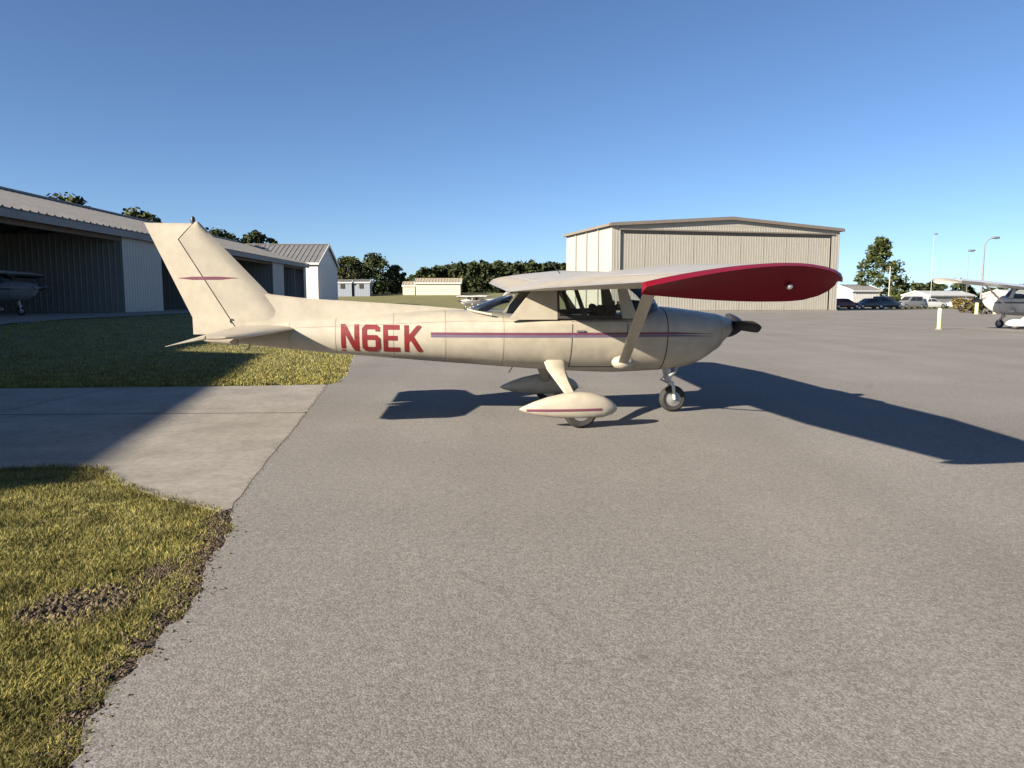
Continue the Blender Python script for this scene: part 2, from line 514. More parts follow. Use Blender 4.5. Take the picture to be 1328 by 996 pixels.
for k in range(900):
    a = r.uniform(0, 6.28); q = r.random() ** .6
    crumb(-1.86 + .13 * q * math.cos(a), 3.88 + .28 * q * math.sin(a), .004, r.uniform(.004, .014))
for k in range(750):
    i = r.randrange(len(EJ)); x, y = EJ[i]
    crumb(x + r.gauss(-.005, .014), y + r.uniform(-.1, .1), AP + .003, r.uniform(.002, .008))
for k in range(260):
    i = r.randrange(len(near_edge)); x, y = near_edge[i]
    crumb(x + r.gauss(0, .03), y + r.gauss(0, .03), .03, r.uniform(.004, .013))
tag(mb.build("soil_crumbs", SOIL), "dark soil crumbs and debris along the ragged asphalt edge", "soil", kind="stuff")

# ------------------------------------------------------------------ airplane
ST = np.array([  # x, top, bottom, widest z, half width, exponent
    (2.095, 1.150, 1.010, 1.080, .085, 2.0), (2.075, 1.180, .975, 1.080, .20, 2.1), (2.02, 1.203, .935, 1.075, .30, 2.2), (1.92, 1.225, .830, 1.065, .365, 2.3),
    (1.78, 1.252, .690, 1.055, .415, 2.4), (1.62, 1.275, .605, 1.04, .445, 2.4), (1.48, 1.295, .565, 1.03, .465, 2.5), (1.14, 1.332, .535, 1.03, .50, 2.6),
    (1.00, 1.305, .530, 1.06, .508, 2.7), (.82, 1.252, .522, 1.10, .515, 2.9), (.60, 1.228, .515, 1.12, .52, 3.0), (.30, 1.225, .525, 1.12, .52, 3.0),
    (-.29, 1.225, .562, 1.12, .508, 3.0), (-.60, 1.230, .587, 1.09, .485, 2.8), (-.90, 1.262, .612, 1.06, .445, 2.5), (-1.23, 1.290, .640, 1.03, .398, 2.3),
    (-1.785, 1.272, .686, 1.00, .325, 2.2), (-2.60, 1.215, .758, .985, .235, 2.1), (-3.05, 1.180, .802, .985, .188, 2.1), (-3.50, 1.140, .852, .985, .135, 2.1), (-3.92, 1.095, .905, .99, .055, 2.0)])[::-1]
def fus(x):
    return [np.interp(x, ST[:, 0], ST[:, k]) for k in range(1, 6)]
# smoothed dense table
_xs = np.concatenate([np.linspace(-3.92, 1.9, 90), np.linspace(1.92, 2.095, 12)])
_tab = np.array([fus(x) for x in _xs])
_sm = _tab.copy()
for _ in range(3):
    _sm[1:-10] = .25 * _sm[:-11] + .5 * _sm[1:-10] + .25 * _sm[2:-9]
def fusp(x):
    return [np.interp(x, _xs, _sm[:, k]) for k in range(5)]
def fus_y(x, z):
    top, bot, zc, hw, n = fusp(x)
    h = (top - zc) if z > zc else (zc - bot)
    n = n if z > zc else min(n, 2.15)
    q = min(1.0, abs(z - zc) / h)
    return hw * max(0.0, 1 - q ** n) ** (1 / n)

def airfoil_pt(c, upper, t=0.12, camber=0.02):
    c = min(max(c, 0), 1)
    th = 5 * t * (.2969 * math.sqrt(c) - .126 * c - .3516 * c * c + .2843 * c ** 3 - .1036 * c ** 4)
    p = .4
    yc = camber / p ** 2 * (2 * p * c - c * c) if c < p else camber / (1 - p) ** 2 * (1 - 2 * p + 2 * p * c - c * c)
    return yc + th if upper else yc - th
DIH = math.tan(R(0.6))
def wing_station(rr):
    """LE x, TE x, LE z, TE z at span distance rr"""
    rr = abs(rr)
    k = max(0.0, (rr - 2.85) / (4.95 - 2.85))
    le, te = .96 - .195 * k, -.68 + .25 * k
    dz = DIH * rr
    ch = le - te
    return le, te, 1.512 + .088 * ch + dz, 1.497 + dz + .019 * rr
def wpt(side, rr, c, upper):
    le, te, zl, zt = wing_station(rr)
    ch = le - te
    return (le - c * ch, side * rr, zl + (zt - zl) * c + ch * airfoil_pt(c, upper))
def wring(side, rr, c0, c1, n=14):
    cs = [c0 + (c1 - c0) * (1 - math.cos(math.pi * k / n)) / 2 if c0 == 0 else c0 + (c1 - c0) * k / n for k in range(n + 1)]
    up = [wpt(side, rr, c, True) for c in cs]
    lo = [wpt(side, rr, c, False) for c in reversed(cs if c0 else cs[1:])]
    return up + lo

GLYPH = {  # strokes in a box 0.66 wide, 1 high; width 0.17
    'N': [[(.085, 0), (.085, 1)], [(.085, 1), (.575, 0)], [(.575, 0), (.575, 1)]],
    '6': [[(.575, .80), (.575, .86), (.50, .915), (.17, .915), (.085, .83), (.085, .17), (.17, .085), (.49, .085), (.575, .17), (.575, .45), (.49, .535), (.085, .535)]],
    'E': [[(.085, 0), (.085, 1)], [(.085, .915), (.60, .915)], [(.085, .52), (.52, .52)], [(.085, .085), (.60, .085)]],
    'K': [[(.085, 0), (.085, 1)], [(.11, .43), (.575, 1.0)], [(.25, .58), (.60, 0)]]}

def airplane(root, paint, tip, stripe1, stripe2, detail=True, letters=None, spinner=SPIN, bank_fix=0.0):
    P = lambda mb, n, m, par=root, sm=True, bv=0.0: mb.build(n, m, par, sm, bv)
    # fuselage
    rings = []
    nseg = 44
    for x, row in zip(_xs, _sm):
        top, bot, zc, hw, n = row
        ring = []
        for k in range(nseg):
            t = 2 * math.pi * k / nseg
            cy, sz = math.cos(t), math.sin(t)
            n = row[4] if sz > 0 else min(row[4], 2.15)
            y = hw * math.copysign(abs(cy) ** (2 / n), cy); h = (top - zc) if sz > 0 else (zc - bot)
            ring.append((x, y, zc + h * math.copysign(abs(sz) ** (2 / n), sz)))
        rings.append(ring)
    body = P(MB().loft(rings), "fuselage", paint)
    def patch(name, m, x0, x1, zf0, zf1, side, off=.003, nx=40, nz=3, par=body):
        V = []; F_ = []
        for i in range(nx + 1):
            x = x0 + (x1 - x0) * i / nx; a = zf0(x) if callable(zf0) else zf0; b = zf1(x) if callable(zf1) else zf1
            for j in range(nz + 1):
                z = a + (b - a) * j / nz; V.append((x, side * (fus_y(x, z) + off), z))
        for i in range(nx):
            for j in range(nz):
                q = (i * (nz + 1) + j, (i + 1) * (nz + 1) + j, (i + 1) * (nz + 1) + j + 1, i * (nz + 1) + j + 1); F_.append(q if side < 0 else q[::-1])
        return mesh_obj(name, V, F_, m, par, True)
    for s in (-1, 1):
        patch("stripe", stripe1, -1.62, 1.72, 1.012, lambda x: 1.012 + .026 * min(1, max(.15, (1.72 - x) / .5)), s)
        patch("stripe", stripe2, -1.62, 1.75, lambda x: .982, lambda x: .982 + .027 * min(1, max(.15, (1.75 - x) / .5)), s)
        # cabin door skin, slightly proud of the body, with a dark seam round it
        d = patch("door", paint, .02, .66, lambda x: .62 + .0 * x, 1.205, s, off=.006, nx=14, nz=14)
        patch("door_seam", SEAL, .008, .672, .608, 1.21, s, off=.0025, nx=14, nz=14, par=d)
        patch("door_stripe", stripe1, .02, .66, 1.012, 1.038, s, off=.009, nx=14, nz=1, par=d)
        patch("door_stripe", stripe2, .02, .66, .982, 1.009, s, off=.009, nx=14, nz=1, par=d)
        hz = 1.06; P(MB().box((.10, s * (fus_y(.1, hz) + .02), hz), (.10, .02, .02)), "door_handle", ALU, d, False, .004)
    # cowling seam, air inlets, exhaust
    for xs in (1.16,):
        rr_ = []
        for dx in (-.006, .006):
            top, bot, zc, hw, n = fusp(xs + dx); ring = []
            for k in range(nseg):
                t = 2 * math.pi * k / nseg; cy, sz = math.cos(t), math.sin(t); n = fusp(xs)[4] if sz > 0 else min(fusp(xs)[4], 2.15)
                y = (hw + .002) * math.copysign(abs(cy) ** (2 / n), cy); h = ((top - zc) if sz > 0 else (zc - bot)) + .002
                ring.append((xs + dx, y, zc + h * math.copysign(abs(sz) ** (2 / n), sz)))
            rr_.append(ring)
        P(MB().loft(rr_, cap=False), "cowling_seam", SEAL, body)
    SEAM = mat("skin_seam", (0.20, 0.175, 0.135), .7)
    if detail:
        for xs in (-.78, -1.45, -2.05, -2.72, -3.25, 1.86):
            rr_ = []
            for dx in (-.003, .003):
                top, bot, zc, hw, n0 = fusp(xs + dx); ring = []
                for k in range(nseg):
                    t = 2 * math.pi * k / nseg; cy, sz = math.cos(t), math.sin(t); n = n0 if sz > 0 else min(n0, 2.15)
                    ring.append((xs + dx, (hw + .0015) * math.copysign(abs(cy) ** (2 / n), cy), zc + (((top - zc) if sz > 0 else (zc - bot)) + .0015) * math.copysign(abs(sz) ** (2 / n), sz)))
                rr_.append(ring)
            P(MB().loft(rr_, cap=False), "skin_seam", SEAM, body)
        for s in (-1, 1):
            patch("skin_seam", SEAM, -3.3, .0, lambda x: fusp(x)[2] + .165 * (fusp(x)[0] - fusp(x)[2]) * 3.2, lambda x: fusp(x)[2] + .165 * (fusp(x)[0] - fusp(x)[2]) * 3.2 + .004, s, off=.002, nx=40, nz=1)
            rv = MB()
            for xs in (-.80, -.76, -1.47, -1.43, -2.07, -2.03, -2.74, -2.70, -3.27, -3.23):
                for z in np.arange(fusp(xs)[1] + .05, fusp(xs)[0] - .04, .034):
                    y = s * (fus_y(xs, z) + .0008); q = .0042
                    rv.add([(xs - q, y, z), (xs, y, z - q), (xs + q, y, z), (xs, y, z + q), (xs, y + s * .0018, z)], [(0, 1, 4), (1, 2, 4), (2, 3, 4), (3, 0, 4)])
            rv.build("rivets", paint, body)["kind"] = "stuff"
    for s in (-1, 1):
        mb = MB(); ring0 = [(2.045 + .03 * 0, s * (.19 + .085 * math.cos(t)), 1.09 + .055 * math.sin(t)) for t in np.linspace(0, 6.283, 17)[:-1]]
        ring1 = [(2.095 - .25 * abs(abs(y) - .1), y, z) for x, y, z in ring0]
        P(mb.loft([ring0, ring1]), "air_inlet", BLACK, body)
    mb = MB().tube([(1.40, -.16, .60), (1.36, -.17, .52), (1.30, -.17, .47)], .026, 10); P(mb, "exhaust_pipe", STEEL)
    # spinner and propeller
    prof = [(.15, 2.085), (.148, 2.11), (.135, 2.15), (.112, 2.20), (.082, 2.245), (.05, 2.285), (.02, 2.31), (.002, 2.317)]
    pr = P(MB().lathe(prof, (0, 0, 1.085), 'x', 24), "spinner", spinner)
    mb = MB()
    for s in (-1, 1):
        rings = []
        for q in np.linspace(0, 1, 12):
            rad = .06 + .815 * q; ch = .055 + .05 * math.sin(math.pi * min(1, .25 + q * .62)) - .055 * max(0, q - .86) / .14; tw = R(58 - 42 * q) * s; th = .034 * (1 - q) + .007
            ring = []
            for t in np.linspace(0, 2 * math.pi, 11)[:-1]:
                u, v = ch * math.cos(t) * .82, th * math.sin(t)
                ring.append((2.13 + u * math.sin(tw) + v * math.cos(tw), s * rad, 1.085 - s * rad * .035 + u * math.cos(tw) - v * math.sin(tw)))
            rings.append(ring)
        mb.loft(rings)
    P(mb, "propeller", BLACK)
    # dorsal fin, fin, rudder
    def sym(xa, xb, z, t, n=8, blunt=False):
        pts = []
        for c in np.linspace(0, 1, n):
            if blunt: y = t * (1 - c) ** .9 + .003 * c
            else: y = t * min(1.0, (c / .35) ** .5 if c < .35 else 1.0) + .0015
            pts.append((xa + (xb - xa) * c, y, z))
        return pts + [(x, -y, zz) for x, y, zz in reversed(pts)]
    le = lambda z: -3.487 - .914 * (z - 1.467); hg = lambda z: -3.915 - .589 * (z - 1.165)
    te = lambda z: (-4.36 if z < 1.2 else -4.36 - .441 * (z - 1.2))
    tk = lambda z: .062 - .024 * (z - 1.1)
    ft = lambda z: hg(z) if z < 2.09 else hg(2.09) + (z - 2.09) * .92
    P(MB().loft([sym(le(z), ft(z) + .007, z, tk(z) * (1 if z < 2.26 else .55)) for z in list(np.linspace(1.06, 2.09, 12)) + [2.15, 2.21, 2.255, 2.288]]), "fin", paint)
    mb = MB().loft([sym(ft(z) - .007, te(z), z, tk(z) * .98 * (1 if z < 2.24 else .55), blunt=True) for z in list(np.linspace(1.005, 1.2, 4)) + list(np.linspace(1.25, 2.09, 8)) + [2.15, 2.21, 2.245, 2.272]])
    rud = P(mb, "rudder", paint)
    P(MB().tube([(-3.905, -.062, 1.16), (-3.905, .062, 1.16)], .028, 12), "hinge_cover", BLACK, rud)
    for s in (-1, 1):
        V = []; xs_ = np.linspace(-4.50, -3.82, 25)
        for x in xs_:
            q = (x + 4.50) / .68; hh = .019 * min(1, q / .25) * (1 if q < .7 else max(.04, 1 - (q - .7) / .3)); zc = 1.652 + .004 * q
            for z in (zc - hh, zc, zc + hh * .8):
                h_ = ft(z); yy = tk(z) * 1.0
                if x < h_: c = (h_ - x) / (h_ - te(z)); yy = tk(z) * .98 * (1 - c) ** .9 + .003 * c
                V.append((x, s * (yy + .0045), z))
        F_ = [(i * 3 + j, (i + 1) * 3 + j, (i + 1) * 3 + j + 1, i * 3 + j + 1) for i in range(24) for j in (0, 1)]
        mesh_obj("fin_stripe", V, F_ if s < 0 else [f[::-1] for f in F_], stripe1, rud, True)
    mb = MB()
    rings = []
    for x in np.linspace(-3.75, -1.22, 18):
        zt = np.interp(x, [-3.75, -3.487, -3.05, -2.6, -1.785, -1.22], [1.55, 1.470, 1.418, 1.392, 1.340, 1.292]); zb = fusp(x)[0] - .05
        wt = .022; wb = np.interp(x, [-3.75, -1.2], [.075, .11])
        rings.append([(x, -wb, zb), (x, -wt - .02, zb + (zt - zb) * .45), (x, -wt, zt - .02), (x, 0, zt), (x, wt, zt - .02), (x, wt + .02, zb + (zt - zb) * .45), (x, wb, zb)])
    P(mb.loft(rings), "dorsal_fin", paint)
    bc = P(MB().lathe([(.024, 2.262), (.026, 2.30), (.025, 2.325), (.016, 2.345), (.004, 2.35)], (-4.30, 0, 0), 'z', 12), "beacon", BLACK)
    # tailplane and elevators
    for s in (-1, 1):
        def srow(q, droop=False):
            y = s * (.05 + 1.34 * q); z = 1.072
            xl = -3.17 - .34 * q - .14 * max(0, q - .9) / .1; xh = -3.80 - .045 * q; xt = -4.25 - .02 * q + .10 * max(0, q - .9) / .1
            return y, z, xl, xh, xt
        rings = []
        for q in (0, .25, .5, .75, .9, .96, 1.0):
            y, z, xl, xh, xt = srow(q); t = (.042 - .016 * q) * (.5 if q == 1.0 else 1); ring = []
            for c in (0, .06, .2, .45, .75, 1): ring.append((xl + (xh - xl) * c, y, z + t * min(1, (c / .3) ** .5)))
            for c in (1, .75, .45, .2, .06): ring.append((xl + (xh - xl) * c, y, z - t * min(1, (c / .3) ** .5)))
            rings.append(ring)
        P(MB().loft(rings), "tailplane", paint)
        rings = []
        for q in (.09, .25, .5, .75, .9, .96, 1.0):
            y, z, xl, xh, xt = srow(q); t = (.040 - .016 * q) * (.5 if q == 1.0 else 1); ring = []; dr = .235
            for c, k in ((0, .8), (.08, 1), (.5, .55), (1, .06)): ring.append((xh - .012 + (xt - xh) * c, y, z + t * k - dr * c * (xh - xt)))
            for c, k in ((1, .06), (.5, .55), (.08, 1), (0, .8)): ring.append((xh - .012 + (xt - xh) * c, y, z - t * k - dr * c * (xh - xt)))
            rings.append(ring)
        P(MB().loft(rings), "elevator", paint)
    P(MB().lathe([(.085, -3.86), (.075, -3.98), (.055, -4.14), (.03, -4.24), (.004, -4.27)], (0, 0, .955), 'x', 14), "tail_cone", paint)
    P(MB().tube([(-3.72, 0, .90), (-3.74, 0, .84), (-3.77, 0, .82)], .012, 6), "tie_down_ring", STEEL)
    # wing: centre section, outer panels, flaps, ailerons, tips
    mb = MB().loft([wring(1, rr, 0, 1.0, 18) for rr in (-.50, -.25, .25, .50)]); P(mb, "wing_centre", paint)
    for s in (-1, 1):
        rs = [.503, 1.2, 2.0, 2.85, 3.6, 4.3, 4.90]
        wing = P(MB().loft([wring(s, rr, 0, .745, 18) for rr in rs]), "wing", paint)
        def beads(mb, r0, r1):
            for rr in np.arange(r0, r1, .115) if detail else ():
                V = []
                for c in (.77, .80, .86, .92, .975):
                    h_ = .0045 if .77 < c < .975 else 0
                    V += [tuple(np.array(wpt(s, rr - .014, c, True)) + (0, 0, .0004)), tuple(np.array(wpt(s, rr, c, True)) + (0, 0, h_ + .0004)), tuple(np.array(wpt(s, rr + .014, c, True)) + (0, 0, .0004))]
                mb.add(V, [(i * 3 + j, (i + 1) * 3 + j, (i + 1) * 3 + j + 1, i * 3 + j + 1) for i in range(4) for j in (0, 1)])
            return mb
        P(beads(MB().loft([wring(s, rr, .752, 1.0, 5) for rr in (.515, 1.4, 2.40)]), .6, 2.36), "flap", paint, wing)
        P(beads(MB().loft([wring(s, rr, .752, 1.0, 5) for rr in (2.42, 2.85, 3.9, 4.885)]), 2.5, 4.84), "aileron", paint, wing)
        for rr in ((2.410,) if detail else ()):
            pass
        # wing tip: upper skin runs out to a high outer edge, underside cut away below it
        up = []; lo = []
        for c in np.concatenate([[0, .015, .05, .1], np.linspace(.18, 1.0, 14)]):
            x, y, zu = wpt(s, 4.905, c, True); zl_ = wpt(s, 4.905, c, False)[2]
            dr = .070 * math.sin(math.pi / 2 * min(1, (c + .001) / .24)) ** .6 + .014 * math.sin(math.pi * c)
            inner = (x, y, zl_ - dr * 1.0)
            outx = x + (-.05 if c < .1 else 0) * 0
            e = math.sin(math.pi * (.02 + .96 * c)) ** .25
            out = (x - .035 * (1 - c), y + s * .22 * e, zu - .018 - .012 * (1 - e)); mid = (x, y + s * .10 * e, zu + .001)
            up.append(((x, y, zu), mid, out)); lo.append(inner)
        mb = MB(); rings = []
        for (a, m_, o_), i_ in zip(up, lo):
            f = lambda k: tuple(np.array(o_) * (1 - k) + np.array(i_) * k)
            g = lambda p, d: (p[0], p[1] - s * d, p[2])
            rings.append([a, m_, o_, g(f(.12), .006), g(f(.45), .022), g(f(.8), .015), i_])
        P(mb.loft(rings), "wing_tip", tip, wing)
        P(MB().lathe([(.003, -.030), (.014, -.024), (.018, -.006), (.015, .014), (.005, .028)], (.42, s * 4.985, wpt(s, 4.9, .28, False)[2] + .008), 'y', 12), "position_light", ALU, wing)
        # lift strut
        a = Vector((.62, s * .50, .665)); b = Vector((.33, s * 2.55, wpt(s, 2.55, .50, False)[2] + .02)); mb = MB(); rings = []
        for q, k in ((0, .9), (.04, 1), (.96, 1), (1, .9)):
            p = a.lerp(b, q); rings.append([p + Vector((.062 * k * math.cos(t), 0, .0)) + Vector((0, -.30, 1)).normalized() * (.019 * math.sin(t)) * (1 if True else 0) + Vector((0, s * .019 * math.sin(t), 0)) for t in np.linspace(0, 6.283, 13)[:-1]])
        st = P(mb.loft(rings), "strut", paint)
        c_ = a.lerp(b, .02); P(MB().lathe([(.02, -.13), (.06, -.10), (.085, -.02), (.08, .05), (.05, .11), (.015, .14)], (.62, s * .495, .685), 'x', 12), "strut_fairing", paint, st)
        # main gear: spring leg, fairing, tyre
        lz = bank_fix * (-s)
        leg = MB(); rings = []
        for (x, y, z, wx, wt) in ((-.17, .36, .68, .125, .03), (-.17, .50, .60, .11, .028), (-.13, .72, .47, .075, .024), (-.08, .93, .345, .055, .022), (-.06, 1.03, .27, .05, .02)):
            z2 = z + lz * (y - .36) / .7
            rings.append([(x - wx, s * y, z2), (x - wx * .7, s * y, z2 + wt), (x + wx * .7, s * (y + .01), z2 + wt), (x + wx, s * (y + .01), z2), (x + wx * .7, s * (y - .01), z2 - wt), (x - wx * .7, s * (y - .01), z2 - wt)])
        P(leg.loft(rings), "landing_gear_leg", paint)
        fr = []
        for x, zc, hh, hw in ((-.66, .215, .006, .005), (-.62, .217, .03, .022), (-.50, .225, .072, .055), (-.34, .238, .112, .085), (-.15, .248, .142, .105), (0.0, .250, .150, .112), (.14, .246, .143, .11), (.27, .235, .118, .095), (.37, .222, .075, .065), (.415, .214, .035, .032), (.43, .212, .006, .006)):
            fr.append([(x - .015, s * 1.08 + hw * math.copysign(abs(math.cos(t)) ** .85, math.cos(t)), zc + lz + hh * math.copysign(abs(math.sin(t)) ** .85, math.sin(t))) for t in np.linspace(0, 6.283, 21)[:-1]])
        fair = P(MB().loft(fr), "wheel_fairing", paint)
        sv_ = []; sf_ = []
        xs_ = np.linspace(-.60, .22, 14)
        for x in xs_:
            hh = np.interp(x + .015, [-.62, -.5, -.34, -.15, 0, .14, .27], [.03, .072, .112, .142, .15, .143, .118]); hw = np.interp(x + .015, [-.62, -.5, -.34, -.15, 0, .14, .27], [.022, .055, .085, .105, .112, .11, .095]); zc = np.interp(x, [-.62, 0, .27], [.217, .25, .235])
            for z in (.196, .208, .222):
                zz = z + (x + .6) * .012; q = min(1, abs(zz - zc) / hh); yy = hw * (1 - q ** 2.35) ** (1 / 2.35)
                sv_.append((x, s * (1.08 + yy + .004), zz + lz))
        for i in range(13):
            for j in range(2):
                q = (i * 3 + j, (i + 1) * 3 + j, (i + 1) * 3 + j + 1, i * 3 + j + 1); sf_.append(q if s < 0 else q[::-1])
        mesh_obj("fairing_stripe", sv_, sf_, stripe1, fair, True)
        ty = P(MB().lathe([(.10, -.058), (.155, -.066), (.178, -.050), (.188, -.02), (.188, .02), (.178, .05), (.155, .066), (.10, .058)], (0.0, s * 1.08, .188 + lz), 'y', 28), "tyre", RUBBER)
        P(MB().lathe([(.06, -.062), (.102, -.060), (.102, .060), (.06, .062)], (0.0, s * 1.08, .188 + lz), 'y', 20), "wheel_rim", ALU, ty)
    # nose gear
    NX = 1.40
    mb = MB().tube([(1.30, 0, .66), (1.335, 0, .52), (1.345, 0, .44)], .034, 12).tube([(1.345, 0, .45), (1.37, 0, .36)], .026, 12)
    ng = P(mb, "nose_gear_strut", WHITEP)
    mb = MB()
    for s in (-1, 1): mb.tube([(1.37, s * .05, .37), (1.385, s * .083, .33), (NX, s * .083, .168)], [.022, .022, .018], 8)
    mb.tube([(1.37, -.06, .37), (1.37, .06, .37)], .03, 10)
    P(mb, "fork", WHITEP, ng)
    P(MB().tube([(1.30, .0, .46), (1.24, 0, .41), (1.33, 0, .37)], .012, 8), "torque_link", STEEL, ng)
    P(MB().tube([(1.25, -.05, .58), (1.30, -.04, .40)], .017, 8), "shimmy_damper", STEEL, ng)
    ty = P(MB().lathe([(.085, -.05), (.135, -.062), (.158, -.045), (.167, -.015), (.167, .015), (.158, .045), (.135, .062), (.085, .05)], (NX, 0, .167), 'y', 28), "tyre", RUBBER)
    P(MB().lathe([(.03, -.070), (.05, -.060), (.092, -.055), (.092, .055), (.05, .060), (.03, .070)], (NX, 0, .167), 'y', 20), "wheel_rim", STEEL, ty)
    # cabin: roof, posts, glass, seats, panel
    def side3(s): return lambda u, v, w_: (u, s * (.492 - .15 * max(0, v - 1.2)) + w_, v)
    def wl(x):   # lower wing surface at the root
        c = (.96 - x) / 1.64; return wpt(1, .5, c, False)[2]
    for s in (-1, 1):
        t3 = side3(s)
        P(MB().plate([(-.73, 1.19), (-.455, wl(-.455) + .012), (-.165, wl(-.165) + .012), (-.165, 1.19)], .03, t3), "rear_post", paint, root, False)
        P(MB().plate([(.145, 1.195), (.035, wl(.035) + .01), (.08, wl(.08) + .01), (.20, 1.195)], .03, t3), "window_divider", SEAL, root, False)
        P(MB().plate([(.60, 1.2), (.555, wl(.555) + .01), (.655, wl(.655) + .01), (.79, 1.2)], .032, t3), "door_post", paint, root, False)
        P(MB().plate([(-.165, 1.2), (-.165, 1.232), (.60, 1.232), (.60, 1.2)], .036, t3), "window_sill", SEAL, root, False)
        P(MB().plate([(-.165, 1.232), (-.165, wl(-.165)), (-.14, wl(-.14)), (-.135, 1.232)], .034, t3), "window_frame", SEAL, root, False)
        P(MB().plate([(-.14, 1.225), (-.14, wl(-.14)), (.04, wl(.04)), (.15, 1.225)], .005, t3), "side_window", GLASS, root, False)
        P(MB().plate([(.19, 1.225), (.075, wl(.075)), (.56, wl(.56)), (.60, 1.225)], .005, t3), "door_window", GLASS, root, False)
    # windscreen: lofted from the cowl top to the wing leading edge
    V = []; n = 24
    for j in range(7):
        q = j / 6
        for k in range(n + 1):
            u = -1 + 2 * k / n; yb = .488 * math.copysign(abs(u) ** .85, u) if u else 0
            xb = 1.16 - .37 * abs(u) ** 2.6; zb = fusp(xb)[0] - .012 - .05 * abs(u) ** 3
            xt = .90 - .25 * abs(u) ** 3.0; zt = wl(xt) + .01; yt = .43 * u
            bul = math.sin(math.pi * q) * .035
            V.append((xb + (xt - xb) * q + bul * (1 - u * u), yb + (yt - yb) * q, zb + (zt - zb) * q))
    P(MB().add(V, [(j * (n + 1) + k, j * (n + 1) + k + 1, (j + 1) * (n + 1) + k + 1, (j + 1) * (n + 1) + k) for j in range(6) for k in range(n)]), "windscreen", GLASS)
    # rear window
    V = []
    for j in range(6):
        q = j / 5
        for k in range(n + 1):
            u = -1 + 2 * k / n
            xb = -1.16 + .45 * abs(u) ** 3; zb = fusp(xb)[0] + .008 - .045 * abs(u) ** 2; yb = .452 * u
            xt = -.50; zt = wl(-.50) - .002; yt = .445 * u
            V.append((xb + (xt - xb) * q, yb + (yt - yb) * q + 0, zb + (zt - zb) * q + .02 * math.sin(math.pi * q)))
    rw = P(MB().add(V, [(j * (n + 1) + k, j * (n + 1) + k + 1, (j + 1) * (n + 1) + k + 1, (j + 1) * (n + 1) + k) for j in range(5) for k in range(n)]), "rear_window", GLASS)
    P(MB().tube([(V[k][0] - .01, V[k][1], V[k][2] + .004) for k in range(2, n - 1)], .012, 6), "rear_window_frame", paint, rw)
    P(MB().plate([(-.62, -.43), (-.62, .43), (.95, .43), (.95, -.43)], .006, lambda u, v, w_: (u, v, 1.238 + w_ + (.012 if u > .5 else 0) * (u - .5) / .45 * 6)), "cabin_floor", INTER, root, False)
    P(MB().bbox((.80, -.40, 1.22), (.92, .40, 1.40)), "instrument_panel", INTER, root, False, .03)
    for s in (-1, 1):
        seat = MB(); rings = []
        for z, x, hw_, t in ((1.20, .44, .15, .035), (1.25, .43, .15, .04), (1.30, .415, .135, .035), (1.335, .405, .10, .028), (1.35, .40, .04, .012)):
            rings.append([(x - t, s * .22 - hw_, z), (x - t, s * .22 + hw_, z), (x + t, s * .22 + hw_ * .9, z), (x + t, s * .22 - hw_ * .9, z)])
        P(seat.loft(rings), "seat", SEATM, root, False, .02)
        P(MB().tube([(.80, s * .2, 1.33), (.70, s * .2, 1.33)], .012, 8).tube([(.70, s * .2 - .11, 1.38), (.70, s * .2 - .09, 1.32), (.70, s * .2 + .09, 1.32), (.70, s * .2 + .11, 1.38)], .013, 8), "control_yoke", BLACK)
    if detail:
        P(MB().tube([(-.05, 0, 1.72), (-.16, 0, 2.0 - .16)], .006, 6), "antenna", BLACK)
        P(MB().tube([(-.6, .12, .60), (-.66, .12, .50)], .006, 6), "belly_antenna", BLACK)
    if letters:
        x0 = -2.655; H_ = .315; zb = .815; adv = .243; sw = .175
        for li, ch in enumerate(letters):
            V = []; F_ = []
            def strip(p, q, off):
                p = Vector(p); q = Vector(q); d = (q - p).normalized(); nrm = Vector((-d.y, d.x)) * sw / 2
                ns = 6
                b0 = len(V)
                for i in range(ns + 1):
                    c = p.lerp(q, i / ns)
                    for sg in (-1, 0, 1):
                        u = c + nrm * sg; uu = min(.69, max(-.03, u.x)); vv = min(1, max(0, u.y))
                        x = x0 + li * adv + uu * H_; z = zb + vv * H_ - .014 * (x - x0); V.append((x, -(fus_y(x, z) + off), z))
                for i in range(ns):
                    for j in (0, 1):
                        a_ = b0 + i * 3 + j; F_.append((a_, a_ + 3, a_ + 4, a_ + 1))
            off = .003
            for stroke in GLYPH[ch]:
                for p, q in zip(stroke, stroke[1:]):
                    pv, qv = Vector(p), Vector(q); e = (qv - pv).normalized() * (.05 if len(stroke) > 2 else 0)
                    strip(pv - e, qv + e, off); off += .0004
            mesh_obj("registration_letter", V, F_, REDL, body, True)
    return root

BANK = R(1.5)
main = empty("airplane", (0.628, 9.471, AP), (BANK, 0, R(6.5)))
airplane(main, CREAM, REDP, PURP, BLUEP, True, "N6EK", bank_fix=-math.tan(BANK) * 1.08 * -1)
tag(main, "cream high-wing propeller airplane with red N6EK letters and red wing tip", "airplane")

# ------------------------------------------------------------------ other airplanes
DKB = mat("navy_paint", (0.02, 0.03, 0.07), 0.35, coat=0.3)
pa = empty("airplane", (24.35, 36.0, AP), (R(2.5), 0, R(113)), 1.18)
airplane(pa, WHITEP, WHITEP, DKB, DKB, False, bank_fix=math.tan(R(2.5)) * 1.08)
tag(pa, "white high-wing airplane cut off by the right edge, nose to the left", "airplane")
pb = empty("airplane", (-22.0, 32.0, gz(-24, 33) + .03), (0, 0, R(14)), 1.08)
airplane(pb, mat("silver_grey_paint", (.20, .21, .23), .4), DKB, DKB, DKB, False)
tag(pb, "grey and dark blue airplane parked inside the open hangar", "airplane")
pc = empty("airplane", (-4.6, 98, 0.0 + AP), (0, 0, R(205)), 1.0)
airplane(pc, WHITEP, WHITEP, DKB, DKB, False)
tag(pc, "distant white airplane seen behind the cream airplane's rear window", "airplane")

